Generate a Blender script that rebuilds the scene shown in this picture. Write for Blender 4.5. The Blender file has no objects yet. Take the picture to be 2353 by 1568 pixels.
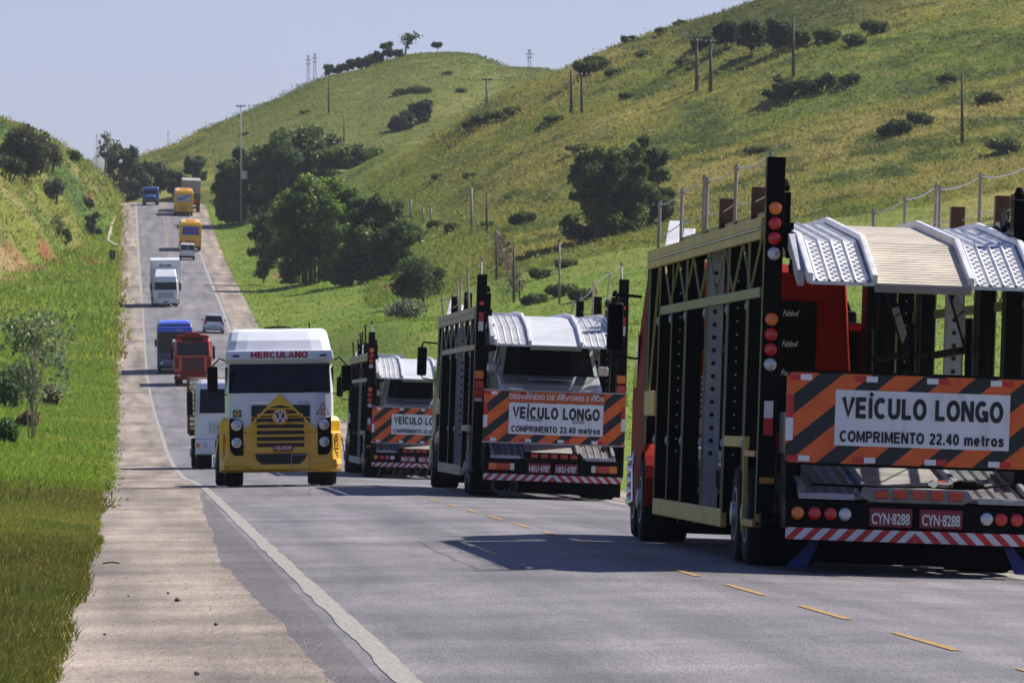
import bpy, bmesh, math, random
import numpy as np
from mathutils import Vector, Matrix
SC = bpy.context.scene
COL = SC.collection
R = math.radians
random.seed(7)
RNG = np.random.default_rng(11)
# ------------------------------------------------------------ camera
F = 17000.0                                    # focal length in pixels of a 2352 px wide picture
CAMH = 1.52
cam_d = bpy.data.cameras.new('camera')
cam = bpy.data.objects.new('camera', cam_d); COL.objects.link(cam)
cam.location = (0, 0, CAMH); cam.rotation_euler = (R(90), 0, 0)
cam_d.sensor_width = 36.0; cam_d.lens = 36.0 * F / 2352.0
cam_d.shift_y = 160.0 / 2352.0
cam_d.clip_start = 0.5; cam_d.clip_end = 30000
cam_d.dof.use_dof = True; cam_d.dof.focus_distance = 82.0; cam_d.dof.aperture_fstop = 18.0
SC.camera = cam
# ------------------------------------------------------------ sky and sun
SUN = Vector((0.72, 0.50, 1.0)).normalized()
w = bpy.data.worlds.new('World'); SC.world = w; w.use_nodes = True
nt = w.node_tree; bg = nt.nodes['Background']
sky = nt.nodes.new('ShaderNodeTexSky'); sky.sky_type = 'NISHITA'; sky.sun_disc = False
sky.sun_elevation = math.asin(SUN.z); sky.sun_rotation = math.atan2(SUN.x, SUN.y)
sky.air_density = 1.0; sky.dust_density = 0.6; sky.ozone_density = 3.0; sky.altitude = 300
tn = nt.nodes.new('ShaderNodeMixRGB'); tn.blend_type = 'MULTIPLY'; tn.inputs[0].default_value = 1; tn.inputs[2].default_value = (.97, .94, 1.36, 1)
nt.links.new(sky.outputs[0], tn.inputs[1]); nt.links.new(tn.outputs[0], bg.inputs[0]); bg.inputs[1].default_value = 0.050
sd = bpy.data.lights.new('sun', 'SUN'); sd.energy = 5.0; sd.angle = R(0.53); sd.color = (1.0, 0.95, 0.86)
so = bpy.data.objects.new('sun', sd); COL.objects.link(so)
so.rotation_euler = SUN.to_track_quat('Z', 'Y').to_euler()
SC.view_settings.view_transform = 'Standard'; SC.view_settings.look = 'None'
SC.view_settings.exposure = 0.68; SC.view_settings.gamma = 1.0
SC.cycles.max_bounces = 5; SC.cycles.use_denoising = True
# ------------------------------------------------------------ materials
MATS = {}
def mat(name, col, rough=0.6, metal=0.0, var=0.0, scale=4.0, bump=0.0, coat=0.0, bscale=None, spec=0.5, dirt=None, rnd=0.0):
    if name in MATS: return MATS[name]
    m = bpy.data.materials.new(name); m.use_nodes = True; MATS[name] = m
    t = m.node_tree; p = t.nodes['Principled BSDF']
    p.inputs['Base Color'].default_value = (*col, 1); p.inputs['Roughness'].default_value = rough
    p.inputs['Metallic'].default_value = metal; p.inputs['Coat Weight'].default_value = coat
    p.inputs['Coat Roughness'].default_value = 0.06
    p.inputs['Specular IOR Level'].default_value = spec
    tc = t.nodes.new('ShaderNodeTexCoord')
    last = None
    if var > 0:
        n = t.nodes.new('ShaderNodeTexNoise'); n.inputs['Scale'].default_value = scale; n.inputs['Detail'].default_value = 6
        t.links.new(tc.outputs['Object'], n.inputs['Vector'])
        r = t.nodes.new('ShaderNodeValToRGB')
        r.color_ramp.elements[0].position = 0.3; r.color_ramp.elements[1].position = 0.7
        r.color_ramp.elements[0].color = (*[c * (1 - var) for c in col], 1)
        r.color_ramp.elements[1].color = (*[min(1, c * (1 + var)) for c in col], 1)
        t.links.new(n.outputs[0], r.inputs[0]); last = r.outputs[0]
        rr = t.nodes.new('ShaderNodeMapRange'); rr.inputs['To Min'].default_value = max(0.03, rough - .12); rr.inputs['To Max'].default_value = min(1, rough + .15)
        t.links.new(n.outputs[0], rr.inputs[0]); t.links.new(rr.outputs[0], p.inputs['Roughness'])
    if dirt is not None:          # streaks and grime with a shape of their own
        n2 = t.nodes.new('ShaderNodeTexNoise'); n2.inputs['Scale'].default_value = 1.7; n2.inputs['Detail'].default_value = 9; n2.inputs['Roughness'].default_value = .7
        mp = t.nodes.new('ShaderNodeMapping'); mp.inputs['Scale'].default_value = (3, 3, .8)
        t.links.new(tc.outputs['Object'], mp.inputs[0]); t.links.new(mp.outputs[0], n2.inputs['Vector'])
        r2 = t.nodes.new('ShaderNodeValToRGB'); r2.color_ramp.elements[0].position = .5; r2.color_ramp.elements[1].position = .78
        r2.color_ramp.elements[1].color = (.75, .75, .75, 1)
        t.links.new(n2.outputs[0], r2.inputs[0])
        mx = t.nodes.new('ShaderNodeMixRGB'); mx.inputs[2].default_value = (*dirt, 1); mx.inputs[1].default_value = (*col, 1)
        if last: t.links.new(last, mx.inputs[1])
        t.links.new(r2.outputs[0], mx.inputs[0]); last = mx.outputs[0]
    if rnd > 0:
        gi = t.nodes.new('ShaderNodeNewGeometry'); mr = t.nodes.new('ShaderNodeMapRange')
        mr.inputs['To Min'].default_value = 1 - rnd; mr.inputs['To Max'].default_value = 1 + rnd
        t.links.new(gi.outputs['Random Per Island'], mr.inputs[0])
        mx = t.nodes.new('ShaderNodeVectorMath'); mx.operation = 'SCALE'; mx.inputs[0].default_value = col
        if last: t.links.new(last, mx.inputs[0])
        t.links.new(mr.outputs[0], mx.inputs['Scale']); last = mx.outputs[0]
    if last: t.links.new(last, p.inputs['Base Color'])
    if bump > 0:
        n = t.nodes.new('ShaderNodeTexNoise'); n.inputs['Scale'].default_value = bscale or scale * 6; n.inputs['Detail'].default_value = 8
        t.links.new(tc.outputs['Object'], n.inputs['Vector'])
        b = t.nodes.new('ShaderNodeBump'); b.inputs['Strength'].default_value = bump; b.inputs['Distance'].default_value = 0.02
        t.links.new(n.outputs[0], b.inputs['Height']); t.links.new(b.outputs[0], p.inputs['Normal'])
    return m
def stripes(name, c1, c2, ax, az, period, duty, absx=False, rough=.45):
    """Two-colour diagonal stripes: the colour follows frac((ax*x + az*z)/period) of the object's own coordinates."""
    m = bpy.data.materials.new(name); m.use_nodes = True
    t = m.node_tree; p = t.nodes['Principled BSDF']; p.inputs['Roughness'].default_value = rough
    tc = t.nodes.new('ShaderNodeTexCoord'); sx = t.nodes.new('ShaderNodeSeparateXYZ'); t.links.new(tc.outputs['Object'], sx.inputs[0])
    def M(op, a, b=None):
        n = t.nodes.new('ShaderNodeMath'); n.operation = op
        for i, v in enumerate((a, b)):
            if v is None: continue
            if isinstance(v, (int, float)): n.inputs[i].default_value = v
            else: t.links.new(v, n.inputs[i])
        return n.outputs[0]
    x = sx.outputs[0]
    if absx: x = M('ABSOLUTE', x)
    f = M('ADD', M('MULTIPLY', x, ax / period), M('MULTIPLY', sx.outputs[2], az / period))
    f = M('FRACT', M('ADD', f, 100.0)); f = M('LESS_THAN', f, duty)
    n = t.nodes.new('ShaderNodeTexNoise'); n.inputs['Scale'].default_value = 5; n.inputs['Detail'].default_value = 8
    t.links.new(tc.outputs['Object'], n.inputs['Vector'])
    mx = t.nodes.new('ShaderNodeMixRGB'); mx.inputs[1].default_value = (*c2, 1); mx.inputs[2].default_value = (*c1, 1)
    t.links.new(f, mx.inputs[0])
    dk = t.nodes.new('ShaderNodeMixRGB'); dk.blend_type = 'MULTIPLY'; dk.inputs[0].default_value = .45
    rp = t.nodes.new('ShaderNodeValToRGB'); rp.color_ramp.elements[0].position = .3; rp.color_ramp.elements[0].color = (.55, .5, .45, 1); rp.color_ramp.elements[1].position = .6
    t.links.new(n.outputs[0], rp.inputs[0]); t.links.new(mx.outputs[0], dk.inputs[1]); t.links.new(rp.outputs[0], dk.inputs[2])
    t.links.new(dk.outputs[0], p.inputs['Base Color'])
    return m
# ------------------------------------------------------------ mesh builder
class MB:
    def __init__(s): s.v = []; s.f = []; s.mi = []; s.cur = 0
    def add(s, vs, fs):
        o = len(s.v); s.v.extend([tuple(map(float, p)) for p in vs]); s.f.extend([tuple(i + o for i in f) for f in fs]); s.mi.extend([s.cur] * len(fs)); return s
    def box(s, x0, x1, y0, y1, z0, z1):
        if x0 > x1: x0, x1 = x1, x0
        if y0 > y1: y0, y1 = y1, y0
        if z0 > z1: z0, z1 = z1, z0
        return s.hexa([(x0, y0, z0), (x1, y0, z0), (x1, y1, z0), (x0, y1, z0), (x0, y0, z1), (x1, y0, z1), (x1, y1, z1), (x0, y1, z1)])
    def hexa(s, p):
        return s.add(p, [(0, 3, 2, 1), (4, 5, 6, 7), (0, 1, 5, 4), (1, 2, 6, 5), (2, 3, 7, 6), (3, 0, 4, 7)])
    def bar(s, a, b, w, h=None):
        a = Vector(a); b = Vector(b); d = (b - a).normalized(); h = h or w
        up = Vector((0, 0, 1)) if abs(d.z) < .95 else Vector((1, 0, 0))
        r = d.cross(up).normalized() * w / 2; u = r.normalized().cross(d) * h / 2
        return s.hexa([a - r - u, a + r - u, b + r - u, b - r - u, a - r + u, a + r + u, b + r + u, b - r + u])
    def tube(s, pts, r, n=8, r2=None):
        pts = [Vector(p) for p in pts]; k = len(pts); vs = []
        for i, p in enumerate(pts):
            d = (pts[min(i + 1, k - 1)] - pts[max(i - 1, 0)]).normalized()
            up = Vector((0, 0, 1)) if abs(d.z) < .95 else Vector((1, 0, 0))
            a = d.cross(up).normalized(); b = d.cross(a)
            rr = r if r2 is None else r + (r2 - r) * i / (k - 1)
            vs += [p + (a * math.cos(2 * math.pi * j / n) + b * math.sin(2 * math.pi * j / n)) * rr for j in range(n)]
        fs = [(i * n + j, i * n + (j + 1) % n, (i + 1) * n + (j + 1) % n, (i + 1) * n + j) for i in range(k - 1) for j in range(n)]
        fs += [tuple(range(n))[::-1], tuple((k - 1) * n + j for j in range(n))]
        return s.add(vs, fs)
    def lathe(s, c, axis, prof, n=24):
        """prof: (distance along axis, radius)"""
        c = Vector(c); ax = {'x': Vector((1, 0, 0)), 'y': Vector((0, 1, 0)), 'z': Vector((0, 0, 1))}[axis]
        a = Vector((0, 0, 1)) if axis != 'z' else Vector((1, 0, 0)); b = ax.cross(a)
        vs = []
        for t, r in prof:
            vs += [c + ax * t + (a * math.cos(2 * math.pi * j / n) + b * math.sin(2 * math.pi * j / n)) * max(r, 1e-4) for j in range(n)]
        k = len(prof)
        fs = [(i * n + j, i * n + (j + 1) % n, (i + 1) * n + (j + 1) % n, (i + 1) * n + j) for i in range(k - 1) for j in range(n)]
        fs += [tuple(range(n))[::-1], tuple((k - 1) * n + j for j in range(n))]
        return s.add(vs, fs)
    def prism(s, poly, axis, d0, d1):
        """poly in the plane across axis: x -> (y,z), y -> (x,z), z -> (x,y)"""
        def P(p, d): return {'x': (d, p[0], p[1]), 'y': (p[0], d, p[1]), 'z': (p[0], p[1], d)}[axis]
        n = len(poly)
        return s.add([P(p, d0) for p in poly] + [P(p, d1) for p in poly],
                     [tuple(range(n))[::-1], tuple(range(n, 2 * n))] + [(i, (i + 1) % n, n + (i + 1) % n, n + i) for i in range(n)])
    def loft(s, rings, caps=True):
        n = len(rings[0]); k = len(rings); vs = [p for r in rings for p in r]
        fs = [(i * n + j, i * n + (j + 1) % n, (i + 1) * n + (j + 1) % n, (i + 1) * n + j) for i in range(k - 1) for j in range(n)]
        if caps: fs += [tuple(range(n))[::-1], tuple((k - 1) * n + j for j in range(n))]
        return s.add(vs, fs)
    def build(s, name, m, parent=None, bevel=0.0, smooth=False, seg=2, fix=True):
        me = bpy.data.meshes.new(name); me.from_pydata(s.v, [], s.f)
        for x in (m if isinstance(m, (list, tuple)) else [m]): me.materials.append(x)
        me.polygons.foreach_set('material_index', s.mi)
        if fix:
            b = bmesh.new(); b.from_mesh(me); bmesh.ops.recalc_face_normals(b, faces=b.faces); b.to_mesh(me); b.free()
        if smooth: me.shade_smooth()
        o = bpy.data.objects.new(name, me); COL.objects.link(o)
        if parent: o.parent = parent
        if bevel > 0:
            md = o.modifiers.new('bevel', 'BEVEL'); md.width = bevel; md.segments = seg; md.limit_method = 'ANGLE'; md.angle_limit = R(40)
            md.harden_normals = False
        return o
def tag(o, label=None, cat=None, group=None, kind=None):
    for k, v in (('label', label), ('category', cat), ('group', group), ('kind', kind)):
        if v: o[k] = v
    return o
def empty(name, label, cat, group=None):
    o = bpy.data.objects.new(name, None); COL.objects.link(o); o.empty_display_size = .2
    return tag(o, label, cat, group)
FONT = {}
def text(name, s, size, m, parent, loc, rot=(R(90), 0, 0), width=None, bold=0.0, shear=0.0, spacing=1.0, depth=.003, heavy=0.0):
    cu = bpy.data.curves.new(name, 'FONT'); cu.body = s; cu.size = size; cu.align_x = 'CENTER'; cu.align_y = 'CENTER'
    cu.offset = bold; cu.shear = shear; cu.space_character = spacing; cu.extrude = depth; cu.resolution_u = 3
    to = bpy.data.objects.new('t', cu); COL.objects.link(to)
    dg = bpy.context.evaluated_depsgraph_get(); dg.update()
    me = bpy.data.meshes.new_from_object(to.evaluated_get(dg)); me.name = name
    bpy.data.objects.remove(to); bpy.data.curves.remove(cu)
    me.materials.clear(); me.materials.append(m)
    if width and len(me.vertices):
        xs = [v.co.x for v in me.vertices]; k = width / (max(xs) - min(xs)); c = (max(xs) + min(xs)) / 2
        for v in me.vertices: v.co.x = (v.co.x - c) * k
    if heavy:                                           # heavy lettering: the same outline laid three times, a little to each side
        vs = [v.co.copy() for v in me.vertices]; fs = [tuple(p.vertices) for p in me.polygons]; n = len(vs); V = []; FS = []
        for k, dx in enumerate((-heavy, 0, heavy)):
            V += [(v.x + dx, v.y, v.z + .0004 * k) for v in vs]; FS += [tuple(i + n * k for i in f) for f in fs]
        me.clear_geometry(); me.from_pydata(V, [], FS)
    M4 = Matrix.Translation(loc) @ Matrix.Rotation(rot[2], 4, 'Z') @ Matrix.Rotation(rot[1], 4, 'Y') @ Matrix.Rotation(rot[0], 4, 'X')
    me.transform(M4)
    o = bpy.data.objects.new(name, me); COL.objects.link(o); o.parent = parent
    return o
# ------------------------------------------------------------ road frame
SL = 0.0524                                     # the road runs to the left of the view axis
def xl(Y): return 1.65 - SL * np.asarray(Y, float)   # left edge line
ZP = [(-100, 0), (0, 0), (140, 0), (180, -.14), (207, -.28), (240, -.27), (280, -.05), (320, .45), (365, 1.0), (430, 1.95), (493, 3.2), (531, 4.2), (600, 7.4), (667, 10.9), (745, 14.4), (833, 18.7), (910, 23.0), (988, 27.6), (1040, 30.6), (1080, 31.8), (1120, 31.6), (1180, 30), (1300, 24), (1600, 8), (2600, 0), (9000, 0)]
def pchip(pts):
    x = np.array([p[0] for p in pts], float); y = np.array([p[1] for p in pts], float)
    h = np.diff(x); d = np.diff(y) / h; m = np.zeros(len(x)); m[0] = d[0]; m[-1] = d[-1]
    for i in range(1, len(x) - 1):
        if d[i - 1] * d[i] > 0:
            w1 = 2 * h[i] + h[i - 1]; w2 = h[i] + 2 * h[i - 1]; m[i] = (w1 + w2) / (w1 / d[i - 1] + w2 / d[i])
    def f(q):
        q = np.clip(np.asarray(q, float), x[0], x[-1]); i = np.clip(np.searchsorted(x, q) - 1, 0, len(x) - 2)
        t = (q - x[i]) / h[i]; t2 = t * t; t3 = t2 * t
        return (2*t3-3*t2+1)*y[i] + (t3-2*t2+t)*h[i]*m[i] + (-2*t3+3*t2)*y[i+1] + (t3-t2)*h[i]*m[i+1]
    return f
zr = pchip(ZP)
def crown(v):
    v = np.asarray(v, float)
    return np.where(v < 3.6, -0.012 * (3.6 - np.maximum(v, -2.6)), -0.034 * (np.minimum(v, 10.2) - 3.6))
def road(v, Y): return zr(Y) + crown(v)
def place(o, Y, v, back=False, roll=True, dz=0.0, yaw=0.0):
    g = float(zr(Y + 4) - zr(Y - 1)) / 5
    f = Vector((-SL, 1, g)).normalized(); sl = -0.034 if v > 3.6 else 0.012
    r = Vector((1, SL, sl if roll else 0)); r = (r - f * r.dot(f)).normalized()
    if back: f = -f; r = -r
    u = r.cross(f)
    M = Matrix((r, f, u)).transposed().to_4x4()
    M.translation = Vector((float(xl(Y)) + v, Y, float(road(v, Y)) + dz))
    o.matrix_world = M @ Matrix.Rotation(yaw, 4, 'Z')
    return o
# ------------------------------------------------------------ terrain heights
def S(Y): return F / Y
def ledge(ys): return -2.16 + (fbm(ys / 9, ys * 0 + 9, 4) - .5) * .32 + (fbm(ys / 1.1, ys * 0 + 4, 3) - .5) * .10
def P2(xd, Y): return (xd - 1176) * Y / F        # picture column at distance Y -> world x
COLS = {
 300: [(760,610),(650,745),(580,845),(500,970),(455,1060)],
 480: [(760,610),(650,745),(580,845),(500,970),(455,1060)],
 600: [(750,620),(650,740),(580,835),(490,950),(450,1010),(432,1060)],
 800: [(740,610),(655,710),(560,800),(480,860),(420,905),(395,950)],
 900: [(740,600),(660,690),(555,775),(480,825),(400,870),(335,920)],
 1000: [(740,590),(660,670),(545,750),(480,790),(400,830),(285,890)],
 1100: [(740,570),(640,650),(540,720),(480,760),(400,795),(300,840),(235,870)],
 1280: [(740,540),(640,620),(540,690),(480,725),(400,760),(300,800),(155,865)],
 1400: [(740,520),(640,600),(540,670),(480,705),(400,740),(300,780),(200,820),(92,870)],
 1650: [(740,500),(640,575),(540,640),(480,675),(400,710),(300,750),(200,790),(100,830),(12,870)],
 1900: [(740,490),(640,560),(540,620),(480,655),(300,725),(100,800),(-60,865)],
 2200: [(740,480),(640,545),(540,600),(480,635),(300,700),(100,770),(-150,865)],
 2600: [(740,470),(640,530),(540,580),(480,610),(300,675),(100,745),(-250,870)],
 4000: [(740,470),(640,530),(540,580),(480,610),(300,675),(100,745),(-250,870)]}
CX = np.array(sorted(COLS)); GZ = np.arange(0, 2700, 5.0)
TAB = []
for c in CX:
    p = COLS[c]; zz = np.array([q[1] for q in p], float); hh = np.array([CAMH + (944 - q[0]) * q[1] / F for q in p])
    h = np.interp(GZ, zz, hh)
    lo = GZ < zz[0]; a = np.clip((GZ - 330) / (zz[0] - 330), 0, 1); a = a * a * (3 - 2 * a)
    base = zr(GZ) - .55
    h = np.where(lo, base * (1 - a) + hh[0] * a * 1.0 + 0 * a, h)
    hi = GZ > zz[-1]; d = GZ - zz[-1]
    d = np.maximum(d, 0); h = np.where(hi, hh[-1] - 0.0009 * d * d / (1 + d / 120), h)
    k = np.exp(-np.arange(-8, 9) ** 2 / 18.0); k /= k.sum()
    h = np.convolve(np.pad(h, 8, mode='edge'), k, 'valid')
    TAB.append(h)
TAB = np.array(TAB)
XF = np.arange(300, 4001, 20.0)
TF = np.array([np.interp(XF, CX, TAB[:, j]) for j in range(len(GZ))]).T
k = np.exp(-np.arange(-6, 7) ** 2 / 14.0); k /= k.sum()
TF = np.array([np.convolve(np.pad(TF[:, j], 6, mode='edge'), k, 'valid') for j in range(len(GZ))]).T
SILA = pchip([(-800, 470), (200, 420), (265, 385), (320, 360), (420, 322), (474, 293), (552, 262), (672, 210), (706, 193), (753, 174), (823, 159), (900, 134), (958, 120), (1035, 116), (1078, 119), (1120, 134), (1163, 150), (1225, 151), (1283, 163), (1400, 200), (1700, 240), (3000, 300)])
def hill_far(xd, Y):
    hr = CAMH + (944 - SILA(xd) - 15) * 1300 / F; h0 = 27.0
    t = np.clip((Y - 1050) / 250.0, 0, 1); t = np.sin(t * math.pi / 2) ** 1.15
    return h0 + (hr - h0) * t - 0.16 * np.maximum(0, Y - 1300) - .35 * np.maximum(0, 1050 - Y)
_vn = [RNG.random((256, 256)) for _ in range(3)]
def vnoise(x, y, k=0):
    xi = np.floor(x).astype(int); yi = np.floor(y).astype(int); fx = x - xi; fy = y - yi
    fx = fx * fx * (3 - 2 * fx); fy = fy * fy * (3 - 2 * fy); g = _vn[k]
    a = g[xi % 256, yi % 256]; b = g[(xi + 1) % 256, yi % 256]; c = g[xi % 256, (yi + 1) % 256]; d = g[(xi + 1) % 256, (yi + 1) % 256]
    return (a * (1 - fx) + b * fx) * (1 - fy) + (c * (1 - fx) + d * fx) * fy
def fbm(x, y, o=4, k=0):
    r = 0; a = 1; t = 0
    for i in range(o): r = r + a * vnoise(x * 2 ** i + 17 * i, y * 2 ** i + 5 * i, (k + i) % 3); t += a; a *= .5
    return r / t
BB = pchip([(0, 30), (450, 30), (600, 24), (700, 17.5), (770, 13), (850, 8.0), (910, 5.6), (960, 3.1), (1060, 2.7), (1200, 2.7), (3000, 2.7)])
BH = pchip([(0, 4), (400, 4), (560, 8), (640, 14), (850, 20), (900, 20), (950, 18), (1000, 14), (1060, 9), (1120, 6), (1500, 5), (3000, 5)])
def ground(X, Y):
    X = np.asarray(X, float); Y = np.asarray(Y, float)
    v = X - xl(Y); Ys = np.maximum(Y, 25.0); xd = 1176 + X * F / Ys
    rd = road(v, Y)
    # right of the road
    fi = np.clip((xd - 300) / 20.0, 0, len(XF) - 1.001); zi = np.clip(Ys / 5.0, 0, len(GZ) - 1.001)
    i = fi.astype(int); j = zi.astype(int); a = fi - i; b = zi - j
    hb = (TF[i, j] * (1 - a) + TF[i + 1, j] * a) * (1 - b) + (TF[i, j + 1] * (1 - a) + TF[i + 1, j + 1] * a) * b
    ha = hill_far(xd, Ys)
    dm = ha - hb; hr = np.maximum(ha, hb) + 0.8 * np.exp(-np.abs(dm) / 1.5) - .0
    hr = np.where(Ys < 850, hb, hr)
    n = (fbm(X / 16, Y / 16) - .5) * 3.2 + (fbm(X / 4.5, Y / 4.5, 3, 1) - .5) * 1.1
    amp = np.where(Ys > 1020, .25, 1) * np.clip((Ys - 640) / 130, 0.12, 1) * np.clip((v - 11) / 14, 0, 1)
    hr = hr + n * amp + fbm(X/60, Y/60, 2, 2) * 3.0 * np.where(Ys > 1020, .3, 1) * np.clip((Ys - 740) / 200, 0, 1) * np.clip((v - 30) / 30, 0, 1) - 1.5 * np.where(Ys > 1020, .6, 1) * np.clip((Ys - 740) / 200, 0, 1) * np.clip((v - 30) / 30, 0, 1)
    tR = np.clip((v - 10.0) / 9.0, 0, 1); tR = tR * tR * (3 - 2 * tR)
    right = (rd + 0.03) * (1 - tR) + hr * tR
    # left of the road
    d = -v - BB(Ys); bh = BH(Ys)
    nn = (fbm(X / 7, Y / 12, 4, 2) - .5)
    dn = d + nn * 3.0 * np.clip((Ys - 300) / 300, 0, 1)
    rise = np.where(dn > 0, bh * (1 - np.exp(-np.maximum(dn, 0) * 1.6 / bh)), 0)
    dv = np.maximum(-v - 2.2, 0)
    left = rd + 0.03 + np.minimum(dv * .045, .5) + rise + nn * .5 * np.clip(dv / 4, 0, 1)
    h = np.where(v > 3.6, right, left)
    inside = (v > ledge(Y) + .03) & (v < 9.5)
    h = np.where(inside, rd - 0.25, h)
    return np.where(Ys > 1110, np.maximum(h, hill_far(xd, Ys) - np.maximum(0, -v - 30) * .15), h)
def G(X, Y): return float(ground(np.array([X]), np.array([Y]))[0])
def at(xd, Y): x = P2(xd, Y); return Vector((x, Y, G(x, Y)))
_ys = np.concatenate([np.arange(150, 1500, 1.5)])
def hit(xd, yd, ymin=300):
    """the terrain point a sight line through that column and row of the picture meets"""
    X = (xd - 1176) * _ys / F; h = ground(X, _ys); line = CAMH + (944 - yd) * _ys / F
    k = np.where((h >= line) & (_ys >= ymin))[0]
    Y = _ys[k[0]] if len(k) else _ys[-1]
    return Vector(((xd - 1176) * Y / F, Y, G((xd - 1176) * Y / F, Y)))
# ------------------------------------------------------------ ground colour (what grows where)
def ell(X, Y, c, rx, ry):
    return np.clip(1.3 - np.sqrt(((X - c[0]) / rx) ** 2 + ((Y - c[1]) / ry) ** 2), 0, 1)
DIRT = [(hit(8, 588), 2.2, 7), (hit(40, 592), 1.6, 5), (hit(105, 585), 1.3, 6), (hit(125, 605), 1.2, 5), (hit(180, 575), .8, 6), (hit(195, 597), .9, 7), (hit(215, 607), .9, 7), (hit(205, 470), .7, 9), (hit(150, 640), .8, 5), (hit(190, 628), .8, 5)]
TAN = [(hit(20, 625), 3.2, 9), (hit(75, 618), 2.4, 7), (hit(-30, 640), 4, 12)]
RDIRT = [(hit(540, 464), 2.0, 3), (hit(570, 465), 1.2, 4)]
BARE = [(hit(660, 630), 2.2, 10), (hit(920, 660), 1.8, 8), (hit(1000, 648), 1.2, 5)]
def gcolor(X, Y):
    v = X - xl(Y); xd = 1176 + X * F / np.maximum(Y, 25)
    n1 = fbm(X / 22, Y / 34, 4, 0); n2 = fbm(X / 5, Y / 7, 4, 1); n3 = fbm(X / 1.3, Y / 2.2, 3, 2)
    def mix(a, b, t): t = np.clip(t, 0, 1)[:, None]; return a * (1 - t) + np.array(b) * t
    lush = np.array((.115, .170, .018)); 
    c = np.tile(lush, (len(X), 1))
    c = mix(c, (.16, .19, .03), (n2 - .45) * 3)                               # yellower verge grass
    c = mix(c, (.07, .125, .014), (n3 - .55) * 3)
    hill = np.clip((Y - 628 + (xd - 1200) * .05 + (n1 - .5) * 120) / 70, 0, 1) * np.clip((v - 24) / 14, 0, 1)
    hill = np.maximum(hill, np.clip((Y - 1040) / 40, 0, 1))
    hc = np.tile(np.array((.150, .152, .028)), (len(X), 1)); yd = 944 - (ground(X, Y) - CAMH) * F / np.maximum(Y, 25)
    hc = mix(hc, (.200, .172, .045), (n1 - .46) * 4)                           # dry straw
    hc = mix(hc, (.095, .130, .022), (.47 - n1) * 6 + (n2 - .5) * 1.2)         # greener hollows
    hc = mix(hc, (.055, .078, .016), (n2 - .54) * 6)                            # low scrub
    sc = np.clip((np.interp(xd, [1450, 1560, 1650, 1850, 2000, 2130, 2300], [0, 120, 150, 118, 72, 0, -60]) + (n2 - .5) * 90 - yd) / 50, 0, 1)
    hc = mix(hc, (.045, .062, .016), sc * .85)                                  # upper gully: scrub, with the spur's shaded side painted into its colour
    hc = mix(hc, (.20, .175, .05), (n3 - .62) * 3)
    hc = hc * 1.14; c = c * (1 - hill[:, None]) + hc * hill[:, None]
    far = np.clip((Y - 1030) / 60, 0, 1) * (v > 12)                          # the far hill is greener and duller
    fc = mix(mix(np.tile(np.array((.115, .135, .028)), (len(X), 1)), (.075, .11, .022), (n1 - .48) * 5), (.17, .165, .045), (n2 - .55) * 4)
    c = c * (1 - far[:, None]) + fc * far[:, None]
    bank = np.clip((-v - BB(Y) + 2) / 4, 0, 1) * (v < 0) * (Y > 420)         # left cutting
    bc = mix(np.tile(np.array((.135, .155, .024)), (len(X), 1)), (.17, .155, .045), (n2 - .45) * 5)
    bc = mix(bc, (.06, .10, .018), (n1 - .52) * 6)
    c = c * (1 - bank[:, None]) + bc * bank[:, None]
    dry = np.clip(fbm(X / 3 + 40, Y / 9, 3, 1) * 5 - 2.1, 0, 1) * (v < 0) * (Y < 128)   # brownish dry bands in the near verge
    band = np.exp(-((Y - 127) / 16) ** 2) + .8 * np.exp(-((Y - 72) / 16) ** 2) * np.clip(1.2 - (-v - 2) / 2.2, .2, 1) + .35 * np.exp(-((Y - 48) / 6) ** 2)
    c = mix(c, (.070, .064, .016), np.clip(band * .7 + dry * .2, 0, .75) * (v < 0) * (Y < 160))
    edge = np.clip(1 - np.abs(-v - 2.3) / .5, 0, 1) * (v < 0) * np.clip((Y-380)/200,0,1)
    c = mix(c, (.20, .13, .03), edge * .6)
    for lst, k in ((DIRT, (.20, .08, .035)), (TAN, (.25, .18, .085)), (RDIRT, (.42, .20, .09)), (BARE, (.22, .13, .06))):
        for p, rx, ry in lst: c = mix(c, k, ell(X, Y, p, rx * .82, ry * .82) * (.3 + 1.6 * n2) * 1.6 - .15)
    return c
def cmesh(name, co, faces_n, nper, col, m, parent=None):
    """a mesh of equal faces (nper corners each) with a point colour that says what colour the plant or soil is"""
    me = bpy.data.meshes.new(name); nv = len(co)
    me.vertices.add(nv); me.vertices.foreach_set('co', co.astype(np.float32).ravel())
    nf = len(faces_n); me.loops.add(nf * nper); me.loops.foreach_set('vertex_index', faces_n.astype(np.int32).ravel())
    me.polygons.add(nf); me.polygons.foreach_set('loop_start', np.arange(0, nf * nper, nper, dtype=np.int32))
    me.polygons.foreach_set('loop_total', np.full(nf, nper, np.int32))
    at_ = me.color_attributes.new('tint', 'FLOAT_COLOR', 'POINT')
    at_.data.foreach_set('color', np.concatenate([col, np.ones((nv, 1))], 1).astype(np.float32).ravel())
    me.update(calc_edges=True); me.validate(); me.materials.append(m)
    o = bpy.data.objects.new(name, me); COL.objects.link(o)
    if parent: o.parent = parent
    return o
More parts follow.
